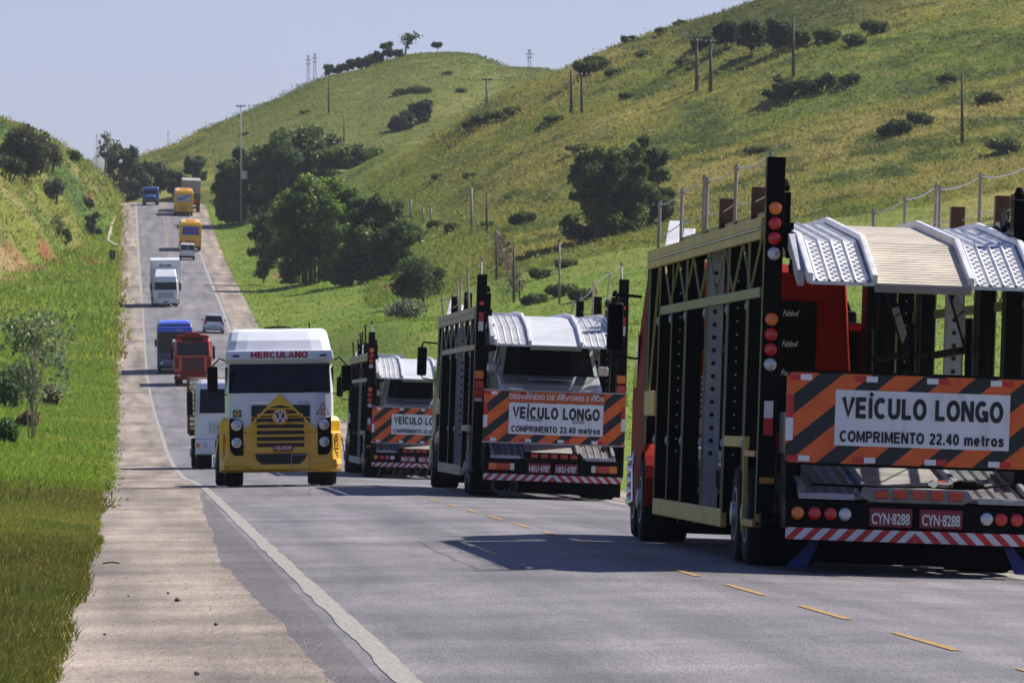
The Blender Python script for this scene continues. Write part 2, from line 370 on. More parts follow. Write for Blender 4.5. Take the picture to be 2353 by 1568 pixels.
def tint_mat(name, rough=.85, transl=0.0, nscale=0, namt=.25, bump=0.0, spec=.25):
    m = bpy.data.materials.new(name); m.use_nodes = True; t = m.node_tree; p = t.nodes['Principled BSDF']
    p.inputs['Roughness'].default_value = rough; p.inputs['Specular IOR Level'].default_value = spec
    a = t.nodes.new('ShaderNodeVertexColor'); a.layer_name = 'tint'; c = a.outputs[0]
    if nscale:
        tc = t.nodes.new('ShaderNodeTexCoord'); n = t.nodes.new('ShaderNodeTexNoise'); n.inputs['Scale'].default_value = nscale; n.inputs['Detail'].default_value = 8
        t.links.new(tc.outputs['Object'], n.inputs['Vector'])
        mr = t.nodes.new('ShaderNodeMapRange'); mr.inputs['From Min'].default_value = .3; mr.inputs['From Max'].default_value = .7; mr.inputs['To Min'].default_value = 1 - namt; mr.inputs['To Max'].default_value = 1 + namt
        t.links.new(n.outputs[0], mr.inputs[0]); vm = t.nodes.new('ShaderNodeVectorMath'); vm.operation = 'SCALE'
        t.links.new(c, vm.inputs[0]); t.links.new(mr.outputs[0], vm.inputs['Scale']); c = vm.outputs[0]
        if bump:
            b = t.nodes.new('ShaderNodeBump'); b.inputs['Strength'].default_value = bump; b.inputs['Distance'].default_value = .3
            t.links.new(n.outputs[0], b.inputs['Height']); t.links.new(b.outputs[0], p.inputs['Normal'])
    t.links.new(c, p.inputs['Base Color'])
    if transl:
        tr = t.nodes.new('ShaderNodeBsdfTranslucent'); t.links.new(c, tr.inputs[0]); ms = t.nodes.new('ShaderNodeMixShader'); ms.inputs[0].default_value = transl
        t.links.new(p.outputs[0], ms.inputs[1]); t.links.new(tr.outputs[0], ms.inputs[2]); t.links.new(ms.outputs[0], t.nodes['Material Output'].inputs[0])
    return m
M_GROUND = tint_mat('soil_and_turf', .95, 0, 1.4, .3, .5, .1)
M_GRASS = tint_mat('grass_blades', .6, .5)
M_LEAF = tint_mat('leaves', .55, .42, spec=.25)
# ground sheet ------------------------------------------------------
vs = np.concatenate([[-1500, -900, -500, -300, -200, -140, -110], np.arange(-90, -12, 1.1), np.arange(-12, -2.7, .24), np.arange(-2.66, -1.85, .045), [0, 3.6, 7], np.arange(9.4, 14, .4), np.arange(14, 130, .8), np.arange(130, 260, 5), [300, 400, 600, 1000, 1600]])
Ys = np.concatenate([[-150, -60, -20], np.arange(10, 150, 1.2), np.arange(150, 560, 3), np.arange(560, 1060, 1.3), np.arange(1060, 1340, 3), np.arange(1340, 1700, 20), [1800, 2000, 2600, 4000, 7000]])
VV, YY = np.meshgrid(vs, Ys); XX = VV + 1.65 - SL * np.clip(YY, -100, 1500); X1 = XX.ravel(); Y1 = YY.ravel()
Z1 = np.where(Y1 > 1400, 0, 0.0) + ground(X1, np.minimum(Y1, 2500))
nx = len(vs); ny = len(Ys); idx = np.arange(nx * ny).reshape(ny, nx)
q = np.stack([idx[:-1, :-1], idx[:-1, 1:], idx[1:, 1:], idx[1:, :-1]], -1).reshape(-1, 4)
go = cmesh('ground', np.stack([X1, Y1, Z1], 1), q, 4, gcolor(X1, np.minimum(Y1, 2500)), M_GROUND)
go.data.shade_smooth(); tag(go, kind='structure')
# blue mountains on the horizon beyond the crest
def mountains():
    mb = MB(); xs = np.arange(-400, 1500, 12.0); Yb = 6500.0
    top = 385 - 26 * np.exp(-((xs - 215) / 46) ** 2) + 16 * (fbm(xs / 60, xs * 0 + 3, 4) - .5) + 30 * np.clip((xs - 330) / 300, 0, 1)
    rows = []
    for k, (dy, f) in enumerate(((-900, 0), (-600, .45), (-300, .8), (0, 1.0), (500, .6), (900, 0))):
        z = CAMH + (944 - top) * Yb / F; n = (fbm(xs / 14, xs * 0 + k, 4, 1) - .5) * 18 * (0 < k < 5)
        rows.append([((x - 1176) * Yb / F, Yb + dy, float(zz * f + nn)) for x, zz, nn in zip(xs, z, n)])
    for a, b in zip(rows[:-1], rows[1:]):
        o = len(mb.v); mb.add(a + b, [(i, i + 1, len(a) + i + 1, len(a) + i) for i in range(len(a) - 1)])
    o = mb.build('mountains', mat('mountain_forest', (.05, .075, .04), .95, var=.4, scale=.02), smooth=True)
    tag(o, kind='structure')
mountains()
# ------------------------------------------------------------ road, shoulders, markings
def asphalt(name, col, spk, var, grit=60, rough=.75, tracks=True):
    m = bpy.data.materials.new(name); m.use_nodes = True; t = m.node_tree; p = t.nodes['Principled BSDF']
    tc = t.nodes.new('ShaderNodeTexCoord'); uv = t.nodes.new('ShaderNodeUVMap')
    def noise(sc, det, vec, ro=.55):
        n = t.nodes.new('ShaderNodeTexNoise'); n.inputs['Scale'].default_value = sc; n.inputs['Detail'].default_value = det; n.inputs['Roughness'].default_value = ro
        t.links.new(vec, n.inputs['Vector']); return n.outputs[0]
    def rng(v, a, b, c, d):
        n = t.nodes.new('ShaderNodeMapRange'); t.links.new(v, n.inputs[0])
        for i, x in zip((1, 2, 3, 4), (a, b, c, d)): n.inputs[i].default_value = x
        return n.outputs[0]
    def mul(a, b):
        n = t.nodes.new('ShaderNodeMath'); n.operation = 'MULTIPLY'; t.links.new(a, n.inputs[0]); t.links.new(b, n.inputs[1]); return n.outputs[0]
    mp3 = t.nodes.new('ShaderNodeMapping'); mp3.inputs['Scale'].default_value = (1, .14, 1); t.links.new(tc.outputs['Object'], mp3.inputs[0])
    mp4 = t.nodes.new('ShaderNodeMapping'); mp4.inputs['Scale'].default_value = (1, .055, 1); t.links.new(tc.outputs['Object'], mp4.inputs[0])
    f = rng(noise(.35, 6, tc.outputs['Object'], .65), .3, .7, 1 - var, 1 + var)
    mp = t.nodes.new('ShaderNodeMapping'); mp.inputs['Scale'].default_value = (1.1, .035, 1); t.links.new(uv.outputs[0], mp.inputs[0])
    f = mul(f, rng(noise(1.0, 4, mp.outputs[0]), .3, .7, 1 - var * 1.3, 1 + var * 1.3))         # long worn tracks
    f = mul(f, rng(noise(grit, 4, mp4.outputs[0], .8), .3, .7, 1 - spk, 1 + spk))     # chippings
    f = mul(f, rng(noise(2.2, 6, mp3.outputs[0], .75), .35, .68, 1 + var * .3, 1 - var * .45)); f = mul(f, rng(noise(.09, 3, tc.outputs['Object'], .6), .5, .66, 1.0, 1 - var))   # stains and old patches
    vm = t.nodes.new('ShaderNodeVectorMath'); vm.operation = 'SCALE'; vm.inputs[0].default_value = col; t.links.new(f, vm.inputs['Scale'])
    t.links.new(vm.outputs[0], p.inputs['Base Color'])
    g = noise(grit * 1.3, 2, mp4.outputs[0], .8)
    t.links.new(rng(g, .5, .8, rough, rough * .55), p.inputs['Roughness']); p.inputs['Specular IOR Level'].default_value = .4
    b = t.nodes.new('ShaderNodeBump'); b.inputs['Strength'].default_value = .5; b.inputs['Distance'].default_value = .01
    t.links.new(g, b.inputs['Height']); t.links.new(b.outputs[0], p.inputs['Normal'])
    return m
M_ASPH = asphalt('asphalt', (.138, .127, .131), .42, .28)
M_SHO = asphalt('shoulder_surface', (.222, .180, .143), .32, .36, 34, .85)
M_PATCH = asphalt('dark_asphalt_strip', (.100, .088, .086), .35, .25)
M_WHITE = mat('worn_white_line', (.25, .235, .205), .75, var=.5, scale=22, bump=.4)
M_YEL = mat('worn_yellow_line', (.30, .175, .042), .7, var=.4, scale=16, bump=.4)
RY = np.concatenate([np.arange(-40, 60, 1.0), np.arange(60, 160, 1.5), np.arange(160, 1125, 4.0)])
def strip(name, v0, v1, m, dz, ys=RY, nv=6, edge0=None, edge1=None):
    n = len(ys); a = np.full(n, v0, float) if edge0 is None else edge0(ys); b = np.full(n, v1, float) if edge1 is None else edge1(ys)
    vsn = np.linspace(0, 1, nv); V = a[:, None] * (1 - vsn) + b[:, None] * vsn
    if v0 < 3.6 < v1: V[:, np.argmin(np.abs(V[0] - 3.6))] = 3.6
    Y = np.repeat(ys[:, None], nv, 1); X = V + xl(Y); Z = road(V, Y) + dz
    idx = np.arange(n * nv).reshape(n, nv); q = np.stack([idx[:-1, :-1], idx[:-1, 1:], idx[1:, 1:], idx[1:, :-1]], -1).reshape(-1, 4)
    me = bpy.data.meshes.new(name); me.from_pydata(np.stack([X, Y, Z], -1).reshape(-1, 3).tolist(), [], q.tolist())
    uv = me.uv_layers.new(name='uv'); L = np.zeros(len(me.loops), int); me.loops.foreach_get('vertex_index', L)
    uv.data.foreach_set('uv', np.stack([V.ravel()[L], Y.ravel()[L]], 1).astype(np.float32).ravel())
    me.materials.append(m); o = bpy.data.objects.new(name, me); COL.objects.link(o)
    return tag(o, kind='structure')
strip('road', -2.4, 9.9, M_ASPH, 0, nv=8)
def jag(ys):                                   # the ragged edge where the pale shoulder breaks away from the dark strip
    w = np.interp(ys, [0, 30, 60, 75, 95, 115, 150, 3000], [-.42, -.43, -.52, -.66, -.5, -.42, -.10, -.10])
    return w + (fbm(ys / 5, ys * 0 + 2, 4) - .5) * .10 * (ys < 150) + (fbm(ys / 1.4, ys * 0 + 7, 3) - .5) * .06 * (ys < 140)
RYF = np.concatenate([np.arange(-40, 160, .4), np.arange(160, 1125, 3.0)])
strip('shoulder', -2.1, -.3, M_SHO, .004, RYF, 5, lambda y: ledge(y) - .12, jag)
strip('dark_road_strip', -.4, -.13, M_PATCH, .0025, RYF[RYF < 150], 3, lambda y: jag(y) - .1, lambda y: np.full(len(y), -.17))
def redge(ys): return 9.75 + (fbm(ys / 14, ys * 0 + 19, 4) - .5) * .4
strip('far_shoulder', 7.45, 9.9, M_SHO, .004, RY, 4, None, redge)
strip('edge_line', -.10, .09, M_WHITE, .0055, RYF[RYF < 840], 2, lambda y: -.085 + (fbm(y / 2, y * 0, 3) - .5) * .05, lambda y: .075 + (fbm(y / 2, y * 0 + 5, 3) - .5) * .05)
strip('edge_line', -.12, .12, M_WHITE, .0055, RY[RY > 700], 2)
strip('edge_line', 7.05, 7.3, M_WHITE, .0055, RY[RY > 60], 2)
strip('centre_line', 3.5, 3.68, M_YEL, .009, RY[(RY > 780)], 2)
strip('centre_line', 3.85, 4.0, M_YEL, .009, RY[(RY > 1000)], 2)
k = 0
for y0 in np.arange(39.9, 700, 7.07):                 # yellow dashes
    yy = np.linspace(y0, y0 + 3.8, 5)
    strip('centre_dash', 3.53, 3.68, M_YEL, .006, yy, 2, lambda y: 3.53 + .008 * np.sin(y * 3), lambda y: 3.675 + .01 * np.sin(y * 5 + 1))
# loose chippings on the shoulder and along the ragged asphalt edge
def gravel():
    n = 5200; Y = 40 + 110 * RNG.random(n) ** 1.4; a = ledge(Y); b = jag(Y) + .15; t = RNG.random(n); t = np.where(RNG.random(n) < .4, 1 - np.abs(RNG.normal(0, .12, n)), t)
    X = xl(Y) + a + (b - a) * np.clip(t, 0, 1); s = RNG.uniform(.002, .006, n) * np.where(RNG.random(n) < .04, 1.8, 1); C = np.stack([X, Y, road(X - xl(Y), Y) + .006], 1)
    o6 = np.array([(1, 0, 0), (0, 1, 0), (-1, 0, 0), (0, -1, 0), (0, 0, 1)], float); co = (C[:, None] + o6[None] * s[:, None, None] * RNG.uniform(.6, 1.4, (n, 5, 1))).reshape(-1, 3)
    fs = (np.arange(n)[:, None, None] * 5 + np.array([(0, 1, 4), (1, 2, 4), (2, 3, 4), (3, 0, 4)])[None]).reshape(-1, 3)
    c = np.repeat(np.array((.14, .12, .10))[None] * RNG.uniform(.3, 2.2, (n, 1)), 5, 0); tag(cmesh('gravel', co, fs, 3, c, M_GROUND), kind='stuff')
gravel()
# a grey gutter kerb beside the left shoulder near the crest
def gutter():
    mb = MB(); p = [(-2.5, 868), (-3.6, 885), (-3.3, 930), (-2.9, 985)]
    for (a, ya), (b, yb) in zip(p[:-1], p[1:]):
        P0 = Vector((float(xl(ya)) + a, ya, float(road(-2.4, ya)) + .30)); P1 = Vector((float(xl(yb)) + b, yb, float(road(-2.4, yb)) + .30))
        mb.bar(P0, P1, .34, .34)
    tag(mb.build('kerb', mat('pale_concrete', (.36, .31, .24), .8, var=.2, scale=2), bevel=.03), 'pale concrete gutter kerb beside the left shoulder near the crest', 'kerb')
gutter()
# ------------------------------------------------------------ grass
def blades(name, X, Y, hgt, wid, col, n, spread, lean=.35, sink=.008, m=None, gain=1.5, var=.29):
    N = len(X); Z = np.maximum(ground(X, Y), road(X - xl(Y), Y)) - sink
    B = np.repeat(np.stack([X, Y, Z], 1), n, 0); H = np.repeat(hgt, n) * RNG.uniform(.55, 1.15, N * n); W = np.repeat(wid, n) * RNG.uniform(.7, 1.3, N * n)
    sp = np.repeat(np.broadcast_to(spread, (N,)), n)
    B[:, :2] += RNG.normal(0, 1, (N * n, 2)) * sp[:, None]
    a = RNG.uniform(0, math.pi, N * n); d = np.stack([np.cos(a), np.sin(a) * .6, 0 * a], 1) * W[:, None] / 2
    tip = B + np.stack([RNG.normal(0, lean, N * n) * H, RNG.normal(0, lean, N * n) * H, H], 1)
    co = np.stack([B - d, B + d, tip], 1).reshape(-1, 3); c = np.repeat(np.repeat(col, n, 0) * RNG.uniform(1 - var, 1 + var, (N * n, 1)), 3, 0) * gain
    o = cmesh(name, co, np.arange(N * n * 3).reshape(-1, 3), 3, np.clip(c, 0, .6), m or M_GRASS)
    return tag(o, kind='stuff')
def near_grass():
    N = 68000; Y = 36 + 128 * RNG.random(N) ** 1.25
    wmax = np.clip(xl(Y) - P2(-90, Y) - 2.05, .35, 9)
    X = xl(Y) + ledge(Y) + .06 - wmax * RNG.random(N) ** 1.25
    h = (.042 + .065 * fbm(X / .8, Y / 2.5, 3) ** 1.5 * 2) * np.clip(.85 + (xl(Y) - X - 2.1) * .5, .85, 1.2)
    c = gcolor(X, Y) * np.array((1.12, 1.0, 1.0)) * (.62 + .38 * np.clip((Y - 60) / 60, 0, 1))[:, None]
    st = RNG.random(N) < .16; c[st] = np.array((.20, .17, .06)) * RNG.uniform(.7, 1.2, (st.sum(), 1))
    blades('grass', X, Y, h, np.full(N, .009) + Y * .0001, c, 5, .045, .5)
near_grass()
def mid_grass():
    N = 34000; Y = 118 + 512 * RNG.random(N); w_ = np.clip(xl(Y) - P2(-60, Y) - 2.1, 1, 40)
    X = xl(Y) + ledge(Y) - .12 - w_ * RNG.random(N) ** 1.3
    blades('grass', X, Y, (.06 + .14 * RNG.random(N) * (RNG.random(N) < .4) + Y * .00022) * np.clip(.5 + (xl(Y) - X - 2.2) * .5, .5, 1.3), np.full(N, .02) + Y * .00015, gcolor(X, Y) * 1.08, 4, .25, .5)
    N = 15000; Y = 560 + 560 * RNG.random(N); v = -2.3 - 28 * RNG.random(N) ** 1.2; X = xl(Y) + v                 # left cutting
    blades('grass', X, Y, RNG.uniform(.2, .7, N), RNG.uniform(.12, .3, N), gcolor(X, Y) * 1.05, 5, .5, .5)
    N = 46000; Y = 320 + 740 * RNG.random(N) ** .8; v = 10 + 66 * RNG.random(N); X = xl(Y) + v                           # right verge and mound
    blades('grass', X, Y, RNG.uniform(.1, .3, N), RNG.uniform(.06, .15, N), gcolor(X, Y), 4, .5, .7, gain=1.3, var=.18)
    N = 125000; Y = 640 + 260 * RNG.random(N); xd = RNG.uniform(850, 2420, N); X = P2(xd, Y)                        # near hillside
    k = (X - xl(Y)) > 14; X = X[k]; Y = Y[k]; N = len(X)
    big = RNG.random(N) ** 3
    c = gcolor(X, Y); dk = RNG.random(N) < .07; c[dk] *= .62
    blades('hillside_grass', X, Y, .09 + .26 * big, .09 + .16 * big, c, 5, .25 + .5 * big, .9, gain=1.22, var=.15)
    N = 46000; Y = 1060 + 245 * RNG.random(N); xd = RNG.uniform(300, 1340, N); X = P2(xd, Y)                       # far hill
    k = ((X - xl(Y)) > 12) | (Y > 1135); X = X[k]; Y = Y[k]; N = len(X); big = RNG.random(N) ** 3
    blades('hillside_grass', X, Y, .10 + .24 * big, .11 + .18 * big, gcolor(X, Y), 5, .4 + .7 * big, .9, gain=1.22, var=.15)
mid_grass()
# ------------------------------------------------------------ trees and bushes
M_BARK = mat('bark', (.10, .075, .05), .9, var=.4, scale=3, bump=.5)
M_PALEBARK = mat('pale_bark', (.30, .26, .20), .9, var=.3, scale=3, bump=.4)
def leafmesh(name, C, size, col, parent, elong=1.6, droop=.3, dirs=None):
    """one crown: many leaf-sized rhombs at points C"""
    N = len(C); a = RNG.normal(0, 1, (N, 3)); a[:, 2] -= droop
    if dirs is not None: a = a * .55 + dirs
    a /= np.linalg.norm(a, axis=1, keepdims=True); b = np.cross(a, RNG.normal(0, 1, (N, 3))); b /= np.linalg.norm(b, axis=1, keepdims=True) + 1e-9
    s = size * RNG.uniform(.6, 1.35, N)[:, None]; a = a * s * elong / 2; b = b * s / 2
    co = np.stack([C - a, C + b * .9, C + a, C - b * .9], 1).reshape(-1, 3)
    c = np.repeat(col, 4, 0)
    return cmesh(name, co, np.arange(N * 4).reshape(-1, 4), 4, np.clip(c * 1.35, 0, .7), M_LEAF, parent)
def shade_of(base, N, var=.35):
    return np.array(base)[None] * RNG.uniform(1 - var, 1 + var, (N, 1)) * np.array([RNG.uniform(.9, 1.12, N), np.ones(N), RNG.uniform(.8, 1.2, N)]).T
def tree(name, label, cat, pos, H, W, col, n=2600, leaf=.35, clumps=14, trunk=.3, base=.25, group=None, bark=None, flat=False, seed=None, stems=1):
    """trunk with limbs carrying leaf clumps that leave gaps between them"""
    r = np.random.default_rng(seed or random.randrange(9999)); o = empty(name, label, cat, group); o.location = pos
    mb = MB(); cl = []
    for s in range(stems):
        sx = r.normal(0, W * .12) if stems > 1 else 0
        top = Vector((sx + r.normal(0, W * .06), r.normal(0, W * .06), H * (.72 if not flat else .8)))
        mb.tube([(sx * .3, 0, -.4), (sx * .7, r.normal(0, .1), H * base), (top.x, top.y, top.z)], trunk * (.6 if stems > 1 else 1) * H * .07, 7, trunk * H * .018)
        for k in range(clumps // stems):
            ang = r.uniform(0, 2 * math.pi); rad = W / 2 * (r.random() ** .5) * .82
            if flat: z = H * r.uniform(.78, .95)
            else:
                z = H * r.uniform(base + .12, .93); rad *= math.sqrt(max(.12, 1 - ((z / H - .58) / .44) ** 2))
            c = Vector((top.x * .6 + sx * .4 + rad * math.cos(ang), rad * math.sin(ang), z)); cl.append((c, r.uniform(.6, 1.2)))
            z0 = H * r.uniform(base * .8, max(base, z / H * .75)); f = z0 / H
            mb.tube([(sx * f + top.x * f, top.y * f, z0), ((c.x + top.x * f) / 2, (c.y) / 2, (z0 + z) / 2 + .03 * H), tuple(c)], trunk * H * .022, 5, trunk * H * .006)
    mb.build('trunk', bark or M_BARK, o, smooth=True)
    P = []; Cc = []; per = n // len(cl)
    for c, s in cl:
        k = max(20, int(per * s)); d = r.normal(0, 1, (k, 3)); d /= np.linalg.norm(d, axis=1, keepdims=True); rr = r.random((k, 1)) ** .45
        sz = W * .21 * s if not flat else W * .2 * s
        P.append(np.array(c) + d * rr * sz * np.array([1, 1, .72 if not flat else .4])); Cc.append(shade_of(np.array(col) * r.uniform(.78, 1.22), k))
    leafmesh('crown', np.concatenate(P), leaf, np.concatenate(Cc), o)
    return o
def bamboo(label, pos, H, W, col, culms=34, per=90, leaf=.3, group=None, seed=1, light=None):
    """a clump of arching bamboo: culms from one base, each ending in a hanging plume of leaves"""
    r = np.random.default_rng(seed); o = empty('bamboo_clump', label, 'bamboo', group); o.location = pos; mb = MB(); P = []; Cc = []
    for k in range(culms):
        ang = r.uniform(0, 2 * math.pi); q = math.sqrt(r.uniform(.02, 1)); out = W / 2 * q; low = k % 3 == 2
        h = H * (1.0 - .38 * q ** 2.2) * r.uniform(.80, 1.02) if not low else H * r.uniform(.28, .66)
        if low: out = W / 2 * r.uniform(.45, 1.0)
        bx, by = math.cos(ang) * out * .35, math.sin(ang) * out * .35; tx, ty = math.cos(ang) * out, math.sin(ang) * out
        pts = []
        for i in range(9):
            t = i / 8; e = t ** 2.0; z = h * math.sin(t * 1.85) / math.sin(1.57); pts.append(np.array((bx + (tx - bx) * e, by + (ty - by) * e, z)))
        mb.tube(pts[:7], .09, 4, .04); A = np.array(pts)
        hue = np.array(col) * r.uniform(.75, 1.25)
        if light is not None and r.random() < .6: hue = np.array(light) * r.uniform(.8, 1.15)
        n = int(per * 3.4 * r.uniform(.7, 1.3)); t = 1 - np.abs(r.normal(0, .26, n)); t = np.clip(t, .1, 1); fi = t * 8; i = np.minimum(fi.astype(int), 7); f = (fi - i)[:, None]
        c = A[i] * (1 - f) + A[i + 1] * f; d = r.normal(0, 1, (n, 3)); d /= np.linalg.norm(d, axis=1, keepdims=True)
        c = c + d * (r.random((n, 1)) ** .4) * (.5 + .6 * np.sin(t * 2.6))[:, None] * W * .088 * np.array([1, 1, .85]); c[:, 2] = np.maximum(c[:, 2], .05 + .4 * r.random(n))
        P.append(c); Cc.append(shade_of(hue, n, .3))
    lump = r.normal(0, 1, (26, 3)); lump[:, 2] = np.abs(lump[:, 2]) * .8; lump /= np.linalg.norm(lump, axis=1, keepdims=True)
    for L in lump:                                             # the skirt of low shoots that closes the clump down to the ground
        k_ = int(per * 2.6); c = L * np.array([W * .40, W * .40, H * .52]) * r.uniform(.8, 1.05); c[2] = max(c[2], H * .05)
        d = r.normal(0, 1, (k_, 3)); d /= np.linalg.norm(d, axis=1, keepdims=True); c = c + d * r.random((k_, 1)) ** .4 * W * .115; c[:, 2] = np.abs(c[:, 2]); P.append(c)
        hue = np.array(col) * r.uniform(.75, 1.2) if r.random() < .65 or light is None else np.array(light) * r.uniform(.7, 1.0); Cc.append(shade_of(hue, k_, .3))
    mb.build('culms', mat('bamboo_culms', (.10, .11, .035), .6, var=.3, scale=2), o, smooth=True)
    leafmesh('foliage', np.concatenate(P), leaf, np.concatenate(Cc), o, 1.7, .15)
    return o
def bush(label, pos, H, W, col, n=500, leaf=.4, group=None, seed=None, name='bush', cat='bush'):
    r = np.random.default_rng(seed or random.randrange(9999)); o = empty(name, label, cat, group); o.location = pos; mb = MB(); P = []; Cc = []; k = max(4, int(6 * W / H))
    for i in range(k):
        a = r.uniform(0, 6.28); q = W / 2 * math.sqrt(r.random()) * .8; c = np.array((q * math.cos(a), q * math.sin(a), H * r.uniform(.35, .72)))
        mb.tube([(c[0] * .4, c[1] * .4, -.2), tuple(c)], .04 * H, 4, .015 * H)
        m = n // k; d = r.normal(0, 1, (m, 3)); d /= np.linalg.norm(d, axis=1, keepdims=True)
        P.append(c + d * r.random((m, 1)) ** .4 * np.array([W * .26, W * .26, H * .34])); Cc.append(shade_of(np.array(col) * r.uniform(.75, 1.2), m))
    mb.build('stem', M_BARK, o); leafmesh('foliage', np.concatenate(P), leaf, np.concatenate(Cc), o)
    return o
# ------------------------------------------------------------ planting, where the photograph has it
DK = (.030, .055, .014); MD = (.045, .085, .018); LT = (.085, .135, .03); GY = (.11, .14, .075)
g = 'bamboo clumps beside the road'
def bam(xd, Y, yt, Wd, *a, **k):
    p = at(xd, Y); H = CAMH + (944 - yt) * Y / F - p.z
    return bamboo(a[0], p - Vector((0, 0, .2)), H, Wd * Y / F, *a[1:], **k)
bam(565, 955, 340, 165, 'bamboo clump behind the tall concrete pole with transformer', (.055, .092, .024), 30, 80, .36, group=g, seed=3, light=(.10, .145, .035))
bam(690, 950, 292, 245, 'tallest bamboo clump, behind the bushy front clumps at the roadside', (.05, .085, .022), 46, 85, .36, group=g, seed=4, light=(.10, .14, .035))
bam(815, 935, 338, 200, 'bamboo clump with a plume arching out towards the open hillside', (.055, .09, .024), 34, 80, .36, group=g, seed=5, light=(.11, .15, .035))
bam(735, 725, 392, 240, 'bright green bamboo clump closest to the road', (.062, .108, .022), 48, 110, .27, group=g, seed=6, light=(.13, .19, .032))
bam(862, 705, 452, 215, 'dark green bamboo clump to the right of the bright one by the mound', (.042, .075, .018), 44, 105, .27, group=g, seed=7, light=(.085, .13, .028))
bam(1395, 668, 332, 220, 'bamboo clump with one hooked plume below the hillside, behind the nearest carrier', (.042, .072, .02), 40, 110, .27, group=g, seed=8, light=(.09, .125, .03))
bam(1475, 672, 312, 165, 'bamboo clump with an upright tip beside the hooked one', (.04, .068, .02), 30, 100, .27, group=g, seed=9, light=(.08, .115, .03))
def tr(xd, Y, yt, wd, name, label, col, cat='tree', yb=None, **k):
    p = at(xd, Y)
    H = CAMH + (944 - yt) * Y / F - p.z
    return tree(name, label, cat, p - Vector((0, 0, .1)), max(H, .8), wd * Y / F, col, **k)
tr(605, 745, 485, 92, 'tree', 'thin open tree at the left foot of the bright bamboo', (.05, .085, .03), n=3600, leaf=.24, clumps=30, trunk=.22, base=.03, seed=21)
tr(972, 628, 598, 135, 'tree', 'short round tree on the green verge above the loaded carriers', (.05, .08, .022), n=7000, leaf=.18, clumps=30, trunk=.7, base=.18, seed=22)
bush('pale leafy shrub behind the ramp of the farthest carrier', at(940, 560), 1.55, 3.3, (.14, .17, .09), 1500, .17, seed=23)
def hitree(xd, yb, yt, wd, label, col, **k):
    p = hit(xd, yb, 600); return tree('tree', label, 'tree', p - Vector((0, 0, .2)), (yb - yt) * p.y / F, wd * p.y / F, col, **k)
hitree(62, 425, 297, 128, 'broad dark tree on the left cutting', (.06, .07, .026), n=8000, leaf=.3, clumps=34, trunk=.5, base=.12, seed=24)
tr(72, 300, 700, 190, 'shrub', 'grey-leaved open shrub with thin bare stems on the left verge', (.135, .175, .085), cat='shrub', n=1900, leaf=.14, clumps=36, trunk=.16, base=.25, stems=6, seed=25, bark=M_PALEBARK)
hitree(216, 548, 488, 46, 'small rounded tree at the foot of the left cutting', (.04, .066, .02), n=1200, leaf=.3, clumps=12, trunk=.4, base=.1, seed=26)
def skinny(xd, Y, yt, label):
    o = empty('tree', label, 'tree'); p = at(xd, Y); o.location = p; H = CAMH + (944 - yt) * Y / F - p.z; mb = MB()
    mb.tube([(0, 0, -.4), (.2, 0, H * .5), (.9, 0, H * .93)], .24, 6, .10); P = []
    for k in range(12):
        z = H * random.uniform(.55, 1); c = Vector((.9 * z / H + random.uniform(-1.2, 1.3), random.uniform(-.8, .8), z)); mb.tube([(.8 * z / H, 0, z - .7), tuple(c)], .05, 4, .02)
        P.append(np.array(c) + RNG.normal(0, .32, (26, 3)))
    mb.build('trunk', M_PALEBARK, o, smooth=True); P = np.concatenate(P); leafmesh('crown', P, .35, shade_of((.06, .085, .04), len(P)), o)
skinny(240, 1060, 303, 'tall thin tree with sparse leaves at the crest of the road')
tr(282, 1090, 330, 84, 'tree', 'spreading open tree beside the tall thin one at the crest', (.05, .07, .035), n=1700, leaf=.45, clumps=12, trunk=.3, base=.45, seed=31, flat=False)
for i, (x, y, wd, lab) in enumerate([(285, 385, 70, 'leftmost dark roadside tree beyond the crest'), (325, 370, 75, 'dark roadside tree straight above the blue truck'), (365, 378, 70, 'dark roadside tree beyond the crest, third in its row'), (405, 392, 60, 'dark roadside tree beyond the crest by the grey lorry'), (300, 420, 60, 'low dark tree under the row beyond the crest')]):
    tr(x, 1112 + 8 * (i % 3), y, wd, 'tree', lab, (.042, .062, .028), n=3200, leaf=.35, clumps=18, trunk=.4, base=.05, seed=40 + i, group='dark trees beyond the crest')
tr(447, 1085, 356, 58, 'tree', 'round tree standing alone above the grey lorry', (.055, .08, .03), n=1500, leaf=.45, clumps=14, trunk=.4, base=.3, seed=47)
# far hill: ridge trees
rid = [(757, 150, 22, 'small round tree leading the row on the far ridge'), (782, 148, 26, 'second small tree of the far ridge row'), (808, 138, 34, 'flat-topped tree of the far ridge row'), (832, 132, 30, 'low bushy tree in the middle of the far ridge row'), (850, 124, 32, 'rounded tree of the far ridge row beside the tall one'), (868, 118, 34, 'dense tree near the top of the far ridge row'), (888, 95, 32, 'tall leaning tree near the top of the far ridge'), (912, 112, 30, 'low tree behind the tall leaning one on the far ridge'), (1005, 98, 26, 'lone umbrella-shaped tree on the far hilltop')]
for i, (x, y, wd, lab) in enumerate(rid):
    tr(x, 1268, y, wd, 'tree', lab, (.045, .07, .025), n=520, leaf=.55, clumps=9, trunk=.5, base=.2 if i < 8 else .5, flat=(i == 8), seed=60 + i, group='trees along the far ridge')
skinny(930, 1270, 80, 'sparse tall tree sticking up on the far ridge')
for i, (x, y, yb, wd, lab) in enumerate([(970, 237, 285, 62, 'large dark tree where the two hills meet'), (928, 262, 300, 60, 'lower dark tree beside the large one where the hills meet'), (905, 280, 303, 30, 'smallest dark tree of the three where the hills meet')]):
    p = hit(x, yb - 2, 850); H = (yb - y) * p.y / F
    tree('tree', lab, 'tree', p, H, wd * p.y / F, (.030, .052, .02), n=3500, leaf=.3, clumps=18, trunk=.4, base=.08, seed=80 + i, group='dark trees where the hills meet')
